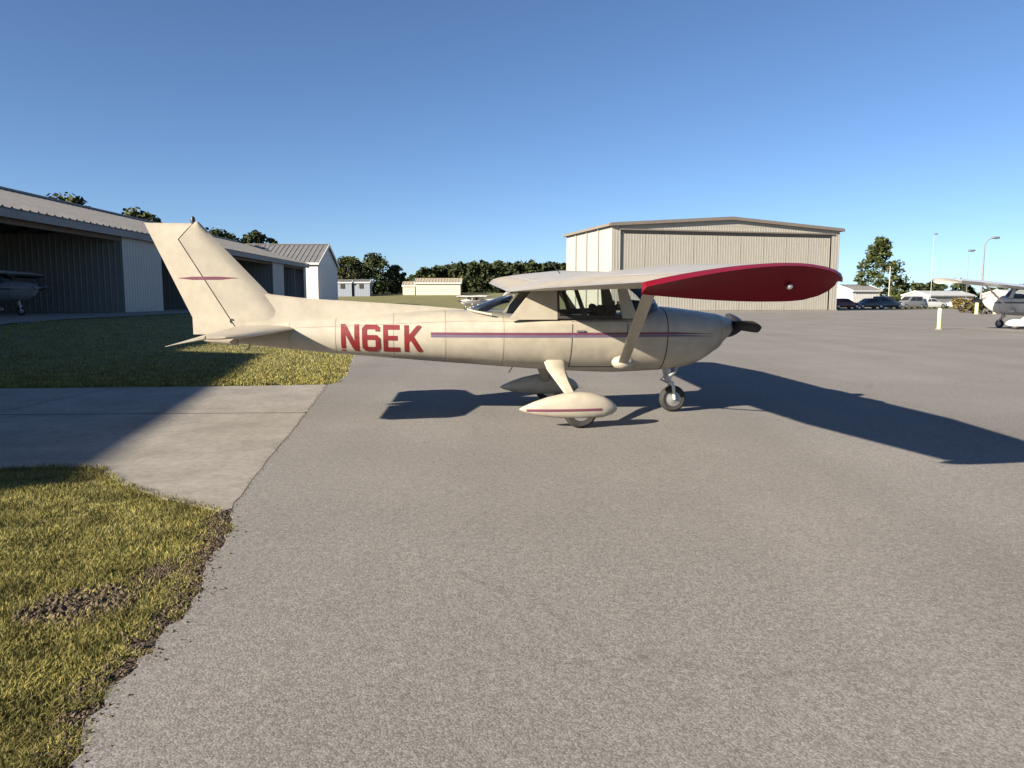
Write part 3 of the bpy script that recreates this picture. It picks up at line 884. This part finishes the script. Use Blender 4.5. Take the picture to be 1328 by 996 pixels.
# ------------------------------------------------------------------ buildings
def ribbed(wd, ht, pitch=.3, dep=.035, horizontal=False):
    """profiled metal sheet in the local x-z plane, front towards -y"""
    n = max(1, round(wd / pitch)); p = wd / n; prof = []
    for i in range(n):
        x = i * p; prof += [(x, 0), (x + p * .70, 0), (x + p * .78, -dep), (x + p * .92, -dep)]
    prof.append((wd, 0))
    V = [(x, y, 0) for x, y in prof] + [(x, y, ht) for x, y in prof]; m = len(prof)
    F_ = [(i, i + 1, m + i + 1, m + i) for i in range(m - 1)]
    k = len(V); V += [(0, .04, 0), (wd, .04, 0), (0, .04, ht), (wd, .04, ht)]
    F_ += [(k + 1, k, k + 2, k + 3), (0, k, k + 1, m - 1)[::-1] if False else (k, 0, m - 1, k + 1), (m, k + 2, k + 3, 2 * m - 1), (0, k, k + 2, m), (m - 1, 2 * m - 1, k + 3, k + 1)]
    return V, F_
SHEET = {}
def sheet(wd, ht, m, pitch=.3, dep=.014):
    key = (round(wd, 3), round(ht, 3), m.name, pitch)
    if key not in SHEET:
        me = bpy.data.meshes.new("sheet"); V, F_ = ribbed(wd, ht, pitch, dep); me.from_pydata(V, [], F_); me.materials.append(m); me.update(); SHEET[key] = me
    return SHEET[key]
def wall_row(parent, a, b, z0, ht, m, name="wall_panel", pw=1.2, pitch=.3, dep=.014, gap=.012):
    """row of sheets from a to b (2-D, parent space); the outside is on the right-hand side when walking from a to b"""
    a = Vector(a); b = Vector(b); L = (b - a).length; n = max(1, round(L / pw)); p = L / n; ang = math.atan2(b.y - a.y, b.x - a.x)
    me = sheet(p - gap, ht, m, pitch, dep)
    for i in range(n):
        q = a.lerp(b, i / n); o = bpy.data.objects.new(name, me); o.location = (q.x, q.y, z0); o.rotation_euler = (0, 0, ang); link(o, parent)
def roof_row(parent, e0, e1, up, m, pw=1.2, name="roof_panel", pitch=.3, dep=.05):
    """sheets lying on a slope: e0-e1 the eave, up the vector from eave to ridge"""
    e0 = Vector(e0); e1 = Vector(e1); up = Vector(up); d = (e1 - e0); L = d.length; n = max(1, round(L / pw)); p = L / n; ex = d.normalized(); ez = up.normalized(); ey = ez.cross(ex)
    me = sheet(p - .006, up.length, m, pitch, dep)
    rot = Matrix((ex, ey, ez)).transposed().to_4x4()
    for i in range(n):
        o = bpy.data.objects.new(name, me); o.matrix_local = Matrix.Translation(e0 + d * i / n) @ rot; link(o, parent)

GREYW = mat("grey_siding", (0.22, 0.225, 0.215), 0.6, var=0.06, scale=1.5, var2=.05, scale2=9)
PALEW = mat("off_white_siding", (0.34, 0.345, 0.325), 0.6, var=0.06, scale=1.5)
GREYR = mat("galvanised_roof", (0.135, 0.135, 0.14), 0.55, metal=0.0, var=0.14, scale=.8, var2=.10, scale2=5)
BEIGEW = mat("beige_siding", (0.315, 0.302, 0.265), 0.6, var=0.04, scale=1.0)
BEIGED = mat("beige_door", (0.31, 0.297, 0.260), 0.6, var=0.05, scale=1.0)
WHITEW = mat("white_siding", (0.52, 0.52, 0.51), 0.6, var=0.05, scale=1.0)
TRIM = mat("brown_trim", (0.16, 0.14, 0.12), 0.6)
DARK = mat("dark_gap", (0.03, 0.028, 0.026), 0.9)
TIMBER = mat("timber", (0.13, 0.10, 0.075), 0.9, var=.2)

# open hangar row; local x along the row, local -y is its open front
def hangar_row():
    Z0 = .70; ang = R(90) + math.atan(.031)
    root = empty("open_hangar", (-18.7 - .031 * 12, 12, Z0), (0, 0, ang))
    LEN = 68.0; HE = 4.06; HR = 6.22; W = 14.0
    fx = lambda Y: Y - 12.0
    # roof: front and back slope (front edge overhangs)
    oh = .35; sl = (HR - HE) / (W / 2)
    roof_row(root, (0, -oh, HE - oh * sl + .25), (LEN, -oh, HE - oh * sl + .25), (0, W / 2 + oh, (W / 2 + oh) * sl), GREYR, 3.0, pitch=.6, dep=.06)
    roof_row(root, (LEN, W + oh, HE - oh * sl + .25), (0, W + oh, HE - oh * sl + .25), (0, -W / 2 - oh, (W / 2 + oh) * sl), GREYR, 3.0, pitch=.6, dep=.06)
    P = lambda mb, n, m: mb.build(n, m, root)
    P(MB().bbox((0, -oh + .02, HE - oh * sl - .12), (LEN, -oh + .10, HE - oh * sl + .20)), "eave_trim", GREYR)
    P(MB().bbox((0, W / 2 - .2, HR + .26), (LEN, W / 2 + .2, HR + .36)), "ridge_cap", GREYR)
    P(MB().bbox((0, .05, HE - .42), (LEN, .28, HE - .02)), "header_beam", TIMBER)
    # rafters
    for i in range(26):
        x = .2 + i * (LEN - .4) / 25
        mb = MB()
        for sg in (0, 1):
            y0, y1 = (0.0, W / 2) if sg == 0 else (W, W / 2)
            mb.add([(x - .05, y0, HE - .02), (x + .05, y0, HE - .02), (x + .05, y0, HE + .18), (x - .05, y0, HE + .18), (x - .05, y1, HR - .02), (x + .05, y1, HR - .02), (x + .05, y1, HR + .18), (x - .05, y1, HR + .18)],
                   [(0, 1, 2, 3), (7, 6, 5, 4), (0, 4, 5, 1), (1, 5, 6, 2), (2, 6, 7, 3), (3, 7, 4, 0)])
        P(mb, "rafter", TIMBER)
    wall_row(root, (LEN, W), (0, W), 0, HE + .1, GREYW, pw=3.0)            # back wall
    for Y in (12.2, 79.9):
        x = fx(Y)
        if Y < 40: wall_row(root, (x, W), (x, 0.0), 0, HE, GREYW, pw=2.3)
        else: wall_row(root, (x, 0), (x, W), 0, HE, WHITEW, pw=2.3)
        P(MB().plate([(0, HE), (W, HE), (W / 2, HR + .1)], .06, lambda u, v, w_: (x + w_, u, v)), "gable", GREYW if Y < 40 else WHITEW)
    # front wall segments and partitions between the bays
    for a, b in ((39.9, 44.6), (67.6, 71.2), (78.9, 79.85)):
        wall_row(root, (fx(a), 0), (fx(b), 0), 0, HE - .03, PALEW, pw=1.6)
    for Y, d in ((39.9, 9.0), (54.5, 9), (67.6, 9.0), (75.5, 9.0)):
        wall_row(root, (fx(Y), W - (W - d) - .02), (fx(Y), .06), 0, HE - .05, GREYW, "partition_panel", pw=1.5)
    for Y in (27.0, 54.5):
        P(MB().bbox((fx(Y) - .1, .06, -.1), (fx(Y) + .1, .26, HE - .42)), "post", TIMBER) if Y != 27.0 else None
    tag(root, "long grey open-fronted hangar row with metal roof at the left", "hangar")
hangar_row()

def gable_building(root, L, W, HE, HR, wallm, roofm, pw=3.0, trim=TRIM, oh=.25, skip=(), trimw=.28, pitch=.3):
    """local x along the ridge 0..L, y 0..W, ridge at W/2"""
    P = lambda mb, n, m: mb.build(n, m, root)
    sl = (HR - HE) / (W / 2)
    if 'front' not in skip: wall_row(root, (0, 0), (L, 0), 0, HE, wallm, pw=pw, pitch=pitch)
    if 'back' not in skip: wall_row(root, (L, W), (0, W), 0, HE, wallm, pw=pw, pitch=pitch)
    if 'left' not in skip:
        wall_row(root, (0, W), (0, 0), 0, HE, wallm, pw=pw, pitch=pitch)
    if 'right' not in skip:
        wall_row(root, (L, 0), (L, W), 0, HE, wallm, pw=pw, pitch=pitch)
    for x in (.03, L - .03):
        P(MB().plate([(.03, HE - .02), (W - .03, HE - .02), (W / 2, HR - .03)], .05, lambda u, v, w_: (x + w_, u, v)), "gable", wallm)
    roof_row(root, (-oh, -oh, HE - oh * sl + .05), (L + oh, -oh, HE - oh * sl + .05), (0, W / 2 + oh, (W / 2 + oh) * sl), roofm, pw, pitch=.6)
    roof_row(root, (L + oh, W + oh, HE - oh * sl + .05), (-oh, W + oh, HE - oh * sl + .05), (0, -W / 2 - oh, (W / 2 + oh) * sl), roofm, pw, pitch=.6)
    for x in (-oh - .03, L + oh + .03):
        for y0 in (-oh, W + oh):
            ze = HE - oh * sl; mb = MB(); t = .04
            mb.add([(x - t, y0, ze - trimw), (x + t, y0, ze - trimw), (x + t, y0, ze + .12), (x - t, y0, ze + .12), (x - t, W / 2, HR - trimw), (x + t, W / 2, HR - trimw), (x + t, W / 2, HR + .12), (x - t, W / 2, HR + .12)],
                   [(0, 1, 2, 3), (7, 6, 5, 4), (0, 4, 5, 1), (1, 5, 6, 2), (2, 6, 7, 3), (3, 7, 4, 0)])
            P(mb, "rake_trim", trim)
    for y0 in (-oh - .05, W + oh + .05):
        P(MB().bbox((-oh, y0 - .06, HE - oh * sl - .18), (L + oh, y0 + .06, HE - oh * sl + .06)), "gutter", trim)
    P(MB().bbox((-oh, W / 2 - .18, HR + .05), (L + oh, W / 2 + .18, HR + .14)), "ridge_cap", roofm)

# big beige hangar: ridge runs away from the camera, gable front with a wide door
fd = Vector((27.0, 7.0)); fl = fd.length; fa = math.atan2(fd.y, fd.x)
big = empty("big_hangar", (10.55, 82.5, 0.0), (0, 0, fa))
def big_hangar(root):
    L = fl; D = 15.0; HE = 9.25; HR = 10.2
    P = lambda mb, n, m: mb.build(n, m, root)
    P(MB().bbox((-.1, -.1, -.1), (L + .1, D + .1, .12)), "foundation", CONC)
    wall_row(root, (0, D), (0, 0), .12, HE - .12, BEIGEW, pw=4.75, pitch=.32, dep=.012)
    wall_row(root, (L, 0), (L, D), .12, HE - .12, BEIGEW, pw=4.75, pitch=.32, dep=.012)
    wall_row(root, (L, D), (0, D), .12, HE - .12, BEIGEW, pw=4.75, pitch=.32, dep=.012)
    HD = 8.35
    wall_row(root, (0, 0), (1.0, 0), .12, HE - .12, BEIGEW, pw=1.0, pitch=.32)
    wall_row(root, (L - 1.0, 0), (L, 0), .12, HE - .12, BEIGEW, pw=1.0, pitch=.32)
    wall_row(root, (1.0, 0), (L - 1.0, 0), HD + .42, HE - HD - .42, BEIGEW, pw=2.85, pitch=.32)
    P(MB().bbox((1.0, .10, HD), (L - 1.0, .5, HD + .42)), "door_header_gap", TRIM)
    P(MB().bbox((.8, -.16, HD + .30), (L - .8, .04, HD + .44)), "door_track", TRIM)
    door = empty("hangar_door", (0, 0, 0), parent=root)
    wall_row(door, (1.05, .16), (L - 1.05, .16), .14, HD - .20, BEIGED, "door_panel", pw=2.85, pitch=.32, dep=.012, gap=.05)
    for y, nm in ((.03, "gable"), (D - .03, "gable")):
        P(MB().plate([(.03, HE + .003), (L - .03, HE + .003), (L / 2, HR - .05)], .08, lambda u, v, w_: (u, y + w_, v)), nm, BEIGEW)
    oh = .3; sl = (HR - HE) / (L / 2)
    roof_row(root, (-oh, D + oh, HE - oh * sl + .05), (-oh, -oh, HE - oh * sl + .05), (L / 2 + oh, 0, (L / 2 + oh) * sl), GREYR, 1.6, pitch=.4)
    roof_row(root, (L + oh, -oh, HE - oh * sl + .05), (L + oh, D + oh, HE - oh * sl + .05), (-L / 2 - oh, 0, (L / 2 + oh) * sl), GREYR, 1.6, pitch=.4)
    for y in (-oh - .04, D + oh + .04):
        for x0 in (-oh, L + oh):
            ze = HE - oh * sl; t = .04
            P(MB().add([(x0, y - t, ze - .20), (x0, y + t, ze - .20), (x0, y + t, ze + .14), (x0, y - t, ze + .14), (L / 2, y - t, HR - .20), (L / 2, y + t, HR - .20), (L / 2, y + t, HR + .14), (L / 2, y - t, HR + .14)],
                       [(0, 1, 2, 3), (7, 6, 5, 4), (0, 4, 5, 1), (1, 5, 6, 2), (2, 6, 7, 3), (3, 7, 4, 0)]), "rake_trim", TRIM)
    for x0 in (-oh - .06, L + oh + .06):
        P(MB().bbox((x0 - .08, -oh, HE - oh * sl - .2), (x0 + .08, D + oh, HE - oh * sl + .07)), "gutter", TRIM)
    for k in range(1, 4):
        y = D * k / 4 ; P(MB().bbox((-.17, y - .06, .2), (-.06, y + .06, HE - .1)), "downpipe", BEIGED)
    tag(root, "big beige metal hangar with low gable and wide closed door", "hangar")
big_hangar(big)

# white hangar behind the far end of the row
wh = empty("white_hangar", (-37.4, 91.5, gz(-30, 90)), (0, 0, R(1)))
gable_building(wh, 14.5, 11.0, 4.95, 7.35, WHITEW, GREYR, 3.0, WHITEW, .2, trimw=.25)
tag(wh, "white metal hangar with grey gable roof beyond the open row", "hangar")

# unseen hangar beyond the left edge, placed and sized to cast the driveway's shadow
dv = Vector((-20.3 + 17.3, 9.9 + 3.9))
lh = empty("unseen_hangar", (-17.75, -3.9, 0), (0, 0, math.atan2(dv.y, dv.x)))
gable_building(lh, dv.length, 15.0, 6.95, 8.6, GREYW, GREYR, 3.0, TRIM, .1)
tag(lh, "unseen tall metal hangar outside the left edge, placed to shade the driveway", "hangar")

# small far buildings
sb = empty("utility_building", (-18.6, 150, gz(-14, 150) - .05), (0, 0, R(2)))
gable_building(sb, 8.6, 6.0, 2.45, 3.25, mat("cream_siding", (.50, .47, .37), .6, var=.05), mat("tan_roof", (.30, .26, .20), .7), 2.15, WHITEW, .2)
tag(sb, "small cream building with tan roof at the field's far edge", "building")
sb2 = empty("annex_shed", (-21.2, 150.5, gz(-20, 150) - .05), (0, 0, R(2)))
gable_building(sb2, 2.3, 5.0, 1.9, 2.6, mat("cream_siding", (.50, .47, .37)), mat("tan_roof", (.30, .26, .20)), 1.15, WHITEW, .1)
tag(sb2, "low cream annex shed against the left side of the cream building", "shed")
TRAIL = mat("pale_blue_siding", (.20, .23, .28), .6, var=.06)
for i, (x, y, L, lab) in enumerate(((-33.2, 145, 3.2, "pale blue-grey trailer left of its twin under the dark trees"), (-29.7, 145.5, 3.0, "pale blue-grey trailer right of its twin under the dark trees"))):
    t_ = empty("trailer", (x, y, gz(x, y) - .05), (0, 0, R(3)))
    gable_building(t_, L, 3.0, 2.7, 3.1, TRAIL, GREYR, 1.4, WHITEW, .08)
    MB().bbox((L * .35, -.07, 1.5), (L * .60, -.04, 2.6)).build("window", DARK, t_)
    tag(t_, lab, "trailer", "trailers under the dark trees")
ws = empty("white_shed", (53.2, 121, 0), (0, 0, R(18)))
gable_building(ws, 5.5, 6.0, 2.7, 3.5, WHITEW, GREYR, 1.8, WHITEW, .15)
tag(ws, "small white shed between the big hangar and the lone tree", "shed")
for i, (x, y, L, hh, lab) in enumerate(((104, 193, 17, 2.2, "low pale building behind the yellow bollard far away"), (126, 195, 13, 2.5, "low white building with bright roof beyond the parked white airplane"))):
    b_ = empty("far_building", (x, y, 0), (0, 0, R(25)))
    gable_building(b_, L, 8, hh, hh + 1.1, mat("pale_siding", (.26, .26, .25)), mat("white_roof", (.22, .23, .25), .5), 3.0, WHITEW, .2)
    tag(b_, lab, "building", "low buildings on the far right")

# ------------------------------------------------------------------ trees
BARK = mat("bark", (0.10, 0.075, 0.055), 0.95, var=.3, scale=6)
PINE = foliage_mat("pine_foliage", (0.012, 0.021, 0.009), (0.054, 0.066, 0.025), .35)
OAK = foliage_mat("oak_foliage", (0.013, 0.022, 0.008), (0.062, 0.068, 0.022), .35)
LONE = foliage_mat("lone_tree_foliage", (0.014, 0.026, 0.008), (0.072, 0.085, 0.024), .4)
def crown_mesh(name, m, parent, r, h0, h1, rad, nclump, per, leaf, prof, gaps=.15):
    """leaf clumps spread through a crown between heights h0 and h1; prof(q) is the radius factor"""
    V = []; F_ = []
    for c in range(nclump):
        q = r.random() ** .85; z = h0 + (h1 - h0) * q; a = r.uniform(0, 6.283); rr = rad * prof(q) * math.sqrt(r.uniform(.08, 1.0))
        cx, cy = rr * math.cos(a), rr * math.sin(a); cr_ = rad * r.uniform(.13, .30)
        for k in range(per):
            u = r.uniform(-1, 1); t = r.uniform(0, 6.283); s_ = math.sqrt(1 - u * u); d = cr_ * r.random() ** .4
            p = Vector((cx + d * s_ * math.cos(t), cy + d * s_ * math.sin(t), z + d * u * .7))
            e1 = Vector((r.gauss(0, 1), r.gauss(0, 1), r.gauss(0, .6))).normalized(); e2 = e1.orthogonal(); e2.rotate(Matrix.Rotation(r.uniform(0, 6.28), 3, e1))
            l = leaf * r.uniform(.6, 1.35); n = len(V)
            V += [p - e1 * l, p + e2 * l * .45, p + e1 * l, p - e2 * l * .45]; F_.append((n, n + 1, n + 2, n + 3))
    return mesh_obj(name, V, F_, m, parent)
def tree(x, y, h, rad, m, seed, label, group=None, h0=.25, nclump=90, per=26, leaf=.30, prof=None, trunk=.16, name="tree", z=None):
    r = random.Random(seed)
    root = empty(name, (x, y, gz(x, y) if z is None else z))
    prof = prof or (lambda q: (math.sin(math.pi * (.12 + .86 * q)) ** .7))
    mb = MB(); top = h * .86; pts = [(0, 0, -.2)]; px_ = py_ = 0
    for k in range(1, 6):
        px_ += r.gauss(0, .05 * rad); py_ += r.gauss(0, .05 * rad); pts.append((px_, py_, top * k / 5))
    mb.tube(pts, [trunk * (1 - .8 * k / 5) for k in range(6)], 8)
    for k in range(9):
        q = r.uniform(h0 + .02, .8); zz = top * q; a = r.uniform(0, 6.28); ln = rad * prof(max(0, (q - h0) / (1 - h0))) * .8
        mb.tube([(0, 0, zz), (ln * .5 * math.cos(a), ln * .5 * math.sin(a), zz + ln * .22), (ln * math.cos(a), ln * math.sin(a), zz + ln * .3)], [trunk * .4, trunk * .25, trunk * .1], 6)
    mb.build("trunk", BARK, root, True)
    crown_mesh("crown", m, root, r, h * h0, h, rad, nclump, per, leaf, prof)
    return tag(root, label, "tree", group)
G = "trees rising behind the open hangar row"
tree(-42.5, 75, 10.0, 4.6, OAK, 1, "round dark tree above the hangar roof, leftmost of them", G, .35)
tree(-40.6, 85, 9.9, 4.2, OAK, 2, "dark tree above the hangar roof just left of the airplane's fin", G, .35)
tree(-35.2, 93.5, 8.5, 3.8, PINE, 3, "dark tree above the hangar roof just right of the airplane's fin", G, .35)
tree(-34.0, 104, 9.3, 3.2, PINE, 4, "small round tree top above the white hangar's roof", G, .35)
G = "dark trees right of the white hangar"
tree(-32.0, 152, 7.0, 4.3, OAK, 5, "bushy olive-green tree just right of the white hangar", G, .05, 130)
tree(-27.3, 154, 7.7, 4.2, PINE, 6, "tallest dark tree of the clump right of the white hangar", G, .05, 130)
tree(-23.8, 158, 5.4, 2.6, PINE, 7, "smaller tree at the right end of the dark clump", G, .05, 90)
tree(59.5, 126, 10.9, 3.4, LONE, 8, "lone leafy tree right of the big beige hangar", None, .06, 165, 30, .26, prof=lambda q: (.75 + .35 * math.sin(3.14 * min(1, q * 1.3))) * (1 - q ** 2.2) ** .6 + .08)
# far woods that read as one mass
def wood(name, spots, m, label, seed, leaf=.8):
    r = random.Random(seed); mb = MB(); V = []; F_ = []
    for x, y, h, rad in spots:
        zb = gz(x, y)
        mb.tube([(x, y, zb - .2), (x, y, zb + h * .8)], [.25, .08], 6)
        for c in range(30):
            q = r.random(); z = zb + h * (.06 + .94 * q); a = r.uniform(0, 6.283); rr = rad * (math.sin(math.pi * (.1 + .85 * q)) ** .6) * math.sqrt(r.random())
            cx, cy = x + rr * math.cos(a), y + rr * math.sin(a)
            for k in range(13):
                p = Vector((cx + r.gauss(0, rad * .16), cy + r.gauss(0, rad * .16), z + r.gauss(0, rad * .11)))
                e1 = Vector((r.gauss(0, 1), r.gauss(0, 1), r.gauss(0, .6))).normalized(); e2 = e1.orthogonal(); e2.rotate(Matrix.Rotation(r.uniform(0, 6.28), 3, e1))
                l = leaf * r.uniform(.6, 1.3); n = len(V)
                V += [p - e1 * l, p + e2 * l * .5, p + e1 * l, p - e2 * l * .5]; F_.append((n, n + 1, n + 2, n + 3))
    o = mesh_obj(name, V + mb.v, F_ + [tuple(i + len(V) for i in f) for f in mb.f], m)
    return tag(o, label, "woodland", kind="stuff")
r = random.Random(21)
sp = []
for k in range(75):
    x = -33.5 + 62 * k / 74 + r.uniform(-.8, .8); hh = 7.6 + 2.6 * smooth01((x + 34) / 20) + r.uniform(-.8, .9); sp.append((x, 262 + r.uniform(-7, 9), hh * (.75 if x < -31.5 else 1), r.uniform(2.6, 3.8)))
wood("pine_wood", sp, PINE, "long dark wood on the horizon behind the cream airplane", 31)
sp = [(-52 + 3.2 * k + r.uniform(-1, 1), 300 + r.uniform(-8, 8), r.uniform(4, 6), 3) for k in range(8)]
sp += [(145 + 3.6 * k + r.uniform(-1.2, 1.2), 300 + r.uniform(-10, 10) - k * .7, r.uniform(5.0, 7.5) + 1.6 * math.sin(k * .45), 3.2) for k in range(34)]
wood("distant_wood", sp, PINE, "low distant line of dark trees at the right", 32)
def shrub(x, y, h, rad, m, seed, label):
    root = empty("shrub", (x, y, 0)); r = random.Random(seed)
    mb = MB()
    for k in range(6):
        a = r.uniform(0, 6.28); mb.tube([(0, 0, -.1), (rad * .5 * math.cos(a), rad * .5 * math.sin(a), h * .7)], [.04, .015], 5)
    mb.build("stem", BARK, root)
    crown_mesh("foliage", m, root, r, .1, h, rad, 34, 22, .14, lambda q: 1 - .4 * q)
    tag(root, label, "shrub", "shrubs on the far right")
DRY = foliage_mat("dry_foliage", (0.06, 0.055, 0.018), (0.20, 0.14, 0.06), .6)
shrub(45.5, 78, 1.35, 1.5, DRY, 1, "dry olive shrub left of the two far yellow posts")
shrub(42.9, 70.8, 1.3, .8, OAK, 2, "green shrub between the two far yellow posts")
shrub(45.6, 72.0, 1.3, 1.3, DRY, 3, "brown shrub right of the two far yellow posts")

# ------------------------------------------------------------------ posts and light poles
YEL = mat("faded_yellow", (0.62, 0.56, 0.30), 0.7, var=.1)
def bollard(x, y, h, rad, label, m=YEL, group="yellow posts"):
    root = empty("bollard", (x, y, AP))
    MB().lathe([(rad, 0), (rad, h - rad), (rad * .92, h - rad * .45), (rad * .6, h - rad * .12), (.01, h)], (0, 0, 0), 'z', 16).build("pipe", m, root, True)
    MB().lathe([(rad * 1.9, -.01), (rad * 1.9, .03), (rad * 1.05, .05)], (0, 0, 0), 'z', 16).build("base_collar", CONC, root, True)
    tag(root, label, "bollard", group)
bollard(19.6, 35.4, .98, .085, "pale yellow bollard standing alone on the apron")
bollard(41.6, 69.2, 1.15, .15, "far yellow post left of the green shrub")
bollard(43.6, 69.8, 1.15, .13, "far yellow post right of the green shrub")
GALV = mat("galvanised_pole", (0.17, 0.18, 0.19), 0.6)
PALE = mat("pale_pole", (0.30, 0.30, 0.29), 0.6)
def light_pole(x, y, h, rad, label, arm=0.0, rise=0.4, head=.5, m=GALV):
    root = empty("light_pole", (x, y, 0))
    MB().tube([(0, 0, -.1), (0, 0, h * .5), (0, 0, h)], [rad, rad * .85, rad * .65], 10).build("pole", m, root, True)
    MB().lathe([(rad * 2, 0), (rad * 2, .12), (rad * 1.1, .2)], (0, 0, 0), 'z', 12).build("base", CONC, root, True)
    if arm:
        MB().tube([(0, 0, h - .1), (arm * .4, 0, h + rise * .7), (arm, 0, h + rise)], [rad * .55, rad * .5, rad * .4], 8).build("arm", m, root, True)
    hd = MB(); rings = []
    for u, k in ((-.5, .35), (-.35, .9), (.1, 1), (.4, .8), (.5, .3)):
        rings.append([(arm + head * .35 + u * head, k * head * .32 * math.cos(t), h + rise + .04 + k * head * .16 * math.sin(t)) for t in np.linspace(0, 6.283, 11)[:-1]])
    hd.loft(rings).build("lamp_head", STEEL, root, True)
    tag(root, label, "light pole", "light poles on the far right")
light_pole(54.5, 90, 7.6, .13, "tall grey light pole with short arm behind the parked white airplane", .9, .75, .95)
light_pole(64.5, 110, 8.0, .035, "slender pole with a single lamp head left of the tall light pole", 0, 0.1, 1.0)
light_pole(60.0, 111, 10.4, .05, "thin pale mast with lamp nearest the lone tree's right", 0, .1, .6, PALE)
up_ = empty("utility_pole", (54.0, 111, 0))
MB().tube([(0, 0, -.1), (0, 0, 6.0)], [.10, .07], 10).build("pole", PALE, up_, True)
MB().bbox((-.5, -.05, 5.6), (.5, .05, 5.72)).build("crossarm", TIMBER, up_)
tag(up_, "slim white pole in front of the lone tree", "pole")

# ------------------------------------------------------------------ cars
CARG = mat("car_glass", (0.02, 0.024, 0.03), 0.08, var=.1)
def car(x, y, rz, colour, label, suv=False):
    root = empty("car", (x, y, AP), (0, 0, R(rz)))
    m = mat("car_paint_%02d%02d%02d" % tuple(int(c * 99) for c in colour), colour, .3, coat=.6, var=.04)
    k = 1.12 if suv else 1.0
    def ring(xx, zb, zt, hw, tum=0.0):
        return [(xx, -hw * .96, zb), (xx, -hw, zb + .12), (xx, -hw, zb + (zt - zb) * .6), (xx, -hw * .93 + tum, zt - .03), (xx, -hw * .8 + tum, zt), (xx, hw * .8 - tum, zt), (xx, hw * .93 - tum, zt - .03), (xx, hw, zb + (zt - zb) * .6), (xx, hw, zb + .12), (xx, hw * .96, zb)]
    bodys = [(-2.25, .38, .62 * k, .72), (-2.18, .27, .78 * k, .82), (-1.9, .22, .90 * k, .88), (-1.0, .20, .93 * k, .90), (.3, .20, .93 * k, .90), (1.0, .20, .90 * k, .89), (1.7, .22, .80 * k, .86), (2.1, .26, .70 * k, .80), (2.24, .36, .56 * k, .68)]
    body = MB().loft([ring(*q) for q in bodys]).build("body", m, root, True)
    rear = -2.0 if suv else -1.75
    zr = 1.72 if suv else 1.44
    cab = [(rear, .90 * k, .93 * k, .80), (rear + (.25 if suv else .75), .90 * k, zr - .03, .68), (-.4, .9 * k, zr, .69), (.25, .9 * k, zr - .03, .68), (1.05, .88 * k, .91 * k, .78)]
    def cring(xx, zb, zt, hw):
        wb = .84; return [(xx, -wb, zb), (xx, -hw, zt - .04), (xx, -hw + .1, zt), (xx, hw - .1, zt), (xx, hw, zt - .04), (xx, wb, zb)]
    cabin = MB().loft([cring(*q) for q in cab]).build("cabin", m, root, True)
    for s in (-1, 1):
        def sidep(u, v): return (u, s * (.845 - (.845 - .695) * (v - .9 * k) / (zr - .04 - .9 * k) + .006), v)
        for pts in (((rear + (.45 if suv else .72), .97 * k), (rear + (.5 if suv else .95), zr - .12), (-.52, zr - .10), (-.46, .97 * k)), ((-.38, .97 * k), (-.44, zr - .10), (.18, zr - .13), (.72, .97 * k))):
            V = [sidep(*p) for p in pts]; mesh_obj("side_window", V, [(0, 1, 2, 3) if s < 0 else (3, 2, 1, 0)], CARG, cabin)
        for xx in (-1.38, 1.38):
            wh_ = MB().lathe([(.20, -.09), (.30, -.10), (.325, -.06), (.325, .06), (.30, .10), (.20, .09)], (xx, s * .80, .325 - .0), 'y', 20).build("wheel", RUBBER, root, True)
            MB().lathe([(.05, -.115), (.19, -.102), (.19, .102), (.05, .115)], (xx, s * .80, .325), 'y', 14).build("rim", ALU, wh_, True)
        MB().box((2.14, s * .58, .60 * k), (.14, .30, .11)).build("headlight", WHITEP, body, False, .02)
        MB().box((-2.17, s * .62, .72 * k), (.12, .26, .14)).build("tail_light", LENSR, body, False, .02)
    for a, b in ((3, 4), (0, 1)):
        (x0, zb0, zt0, h0_), (x1, zb1, zt1, h1_) = cab[a], cab[b]
        d = .012 if a == 3 else -.012
        V = []
        for q in (.12, .88):
            xx = x0 + (x1 - x0) * q; zz = zt0 + (zt1 - zt0) * q; hw = (h0_ + (h1_ - h0_) * q) - .12; V += [(xx + d, -hw, zz + .012), (xx + d, hw, zz + .012)]
        mesh_obj("windscreen" if a == 3 else "rear_window", V, [(0, 1, 3, 2)], CARG, cabin)
    return tag(root, label, "car", "cars parked beyond the apron")
car(44.6, 104, 12, (.16, .03, .04), "maroon car next to the big hangar's right corner")
car(48.8, 106, 190, (.06, .062, .066), "dark grey car right beside the maroon car", False)
car(52.6, 108.5, 15, (.035, .045, .07), "dark blue tall car under the lone tree", True)
car(56.2, 109.5, 200, (.16, .16, .165), "grey tall car at the right of the lone tree", True)
car(60.0, 111, 10, (.42, .43, .44), "silver car right of the dark parked cars")
car(65.0, 112.5, 190, (.50, .50, .49), "pale grey car farthest right of the parked cars")
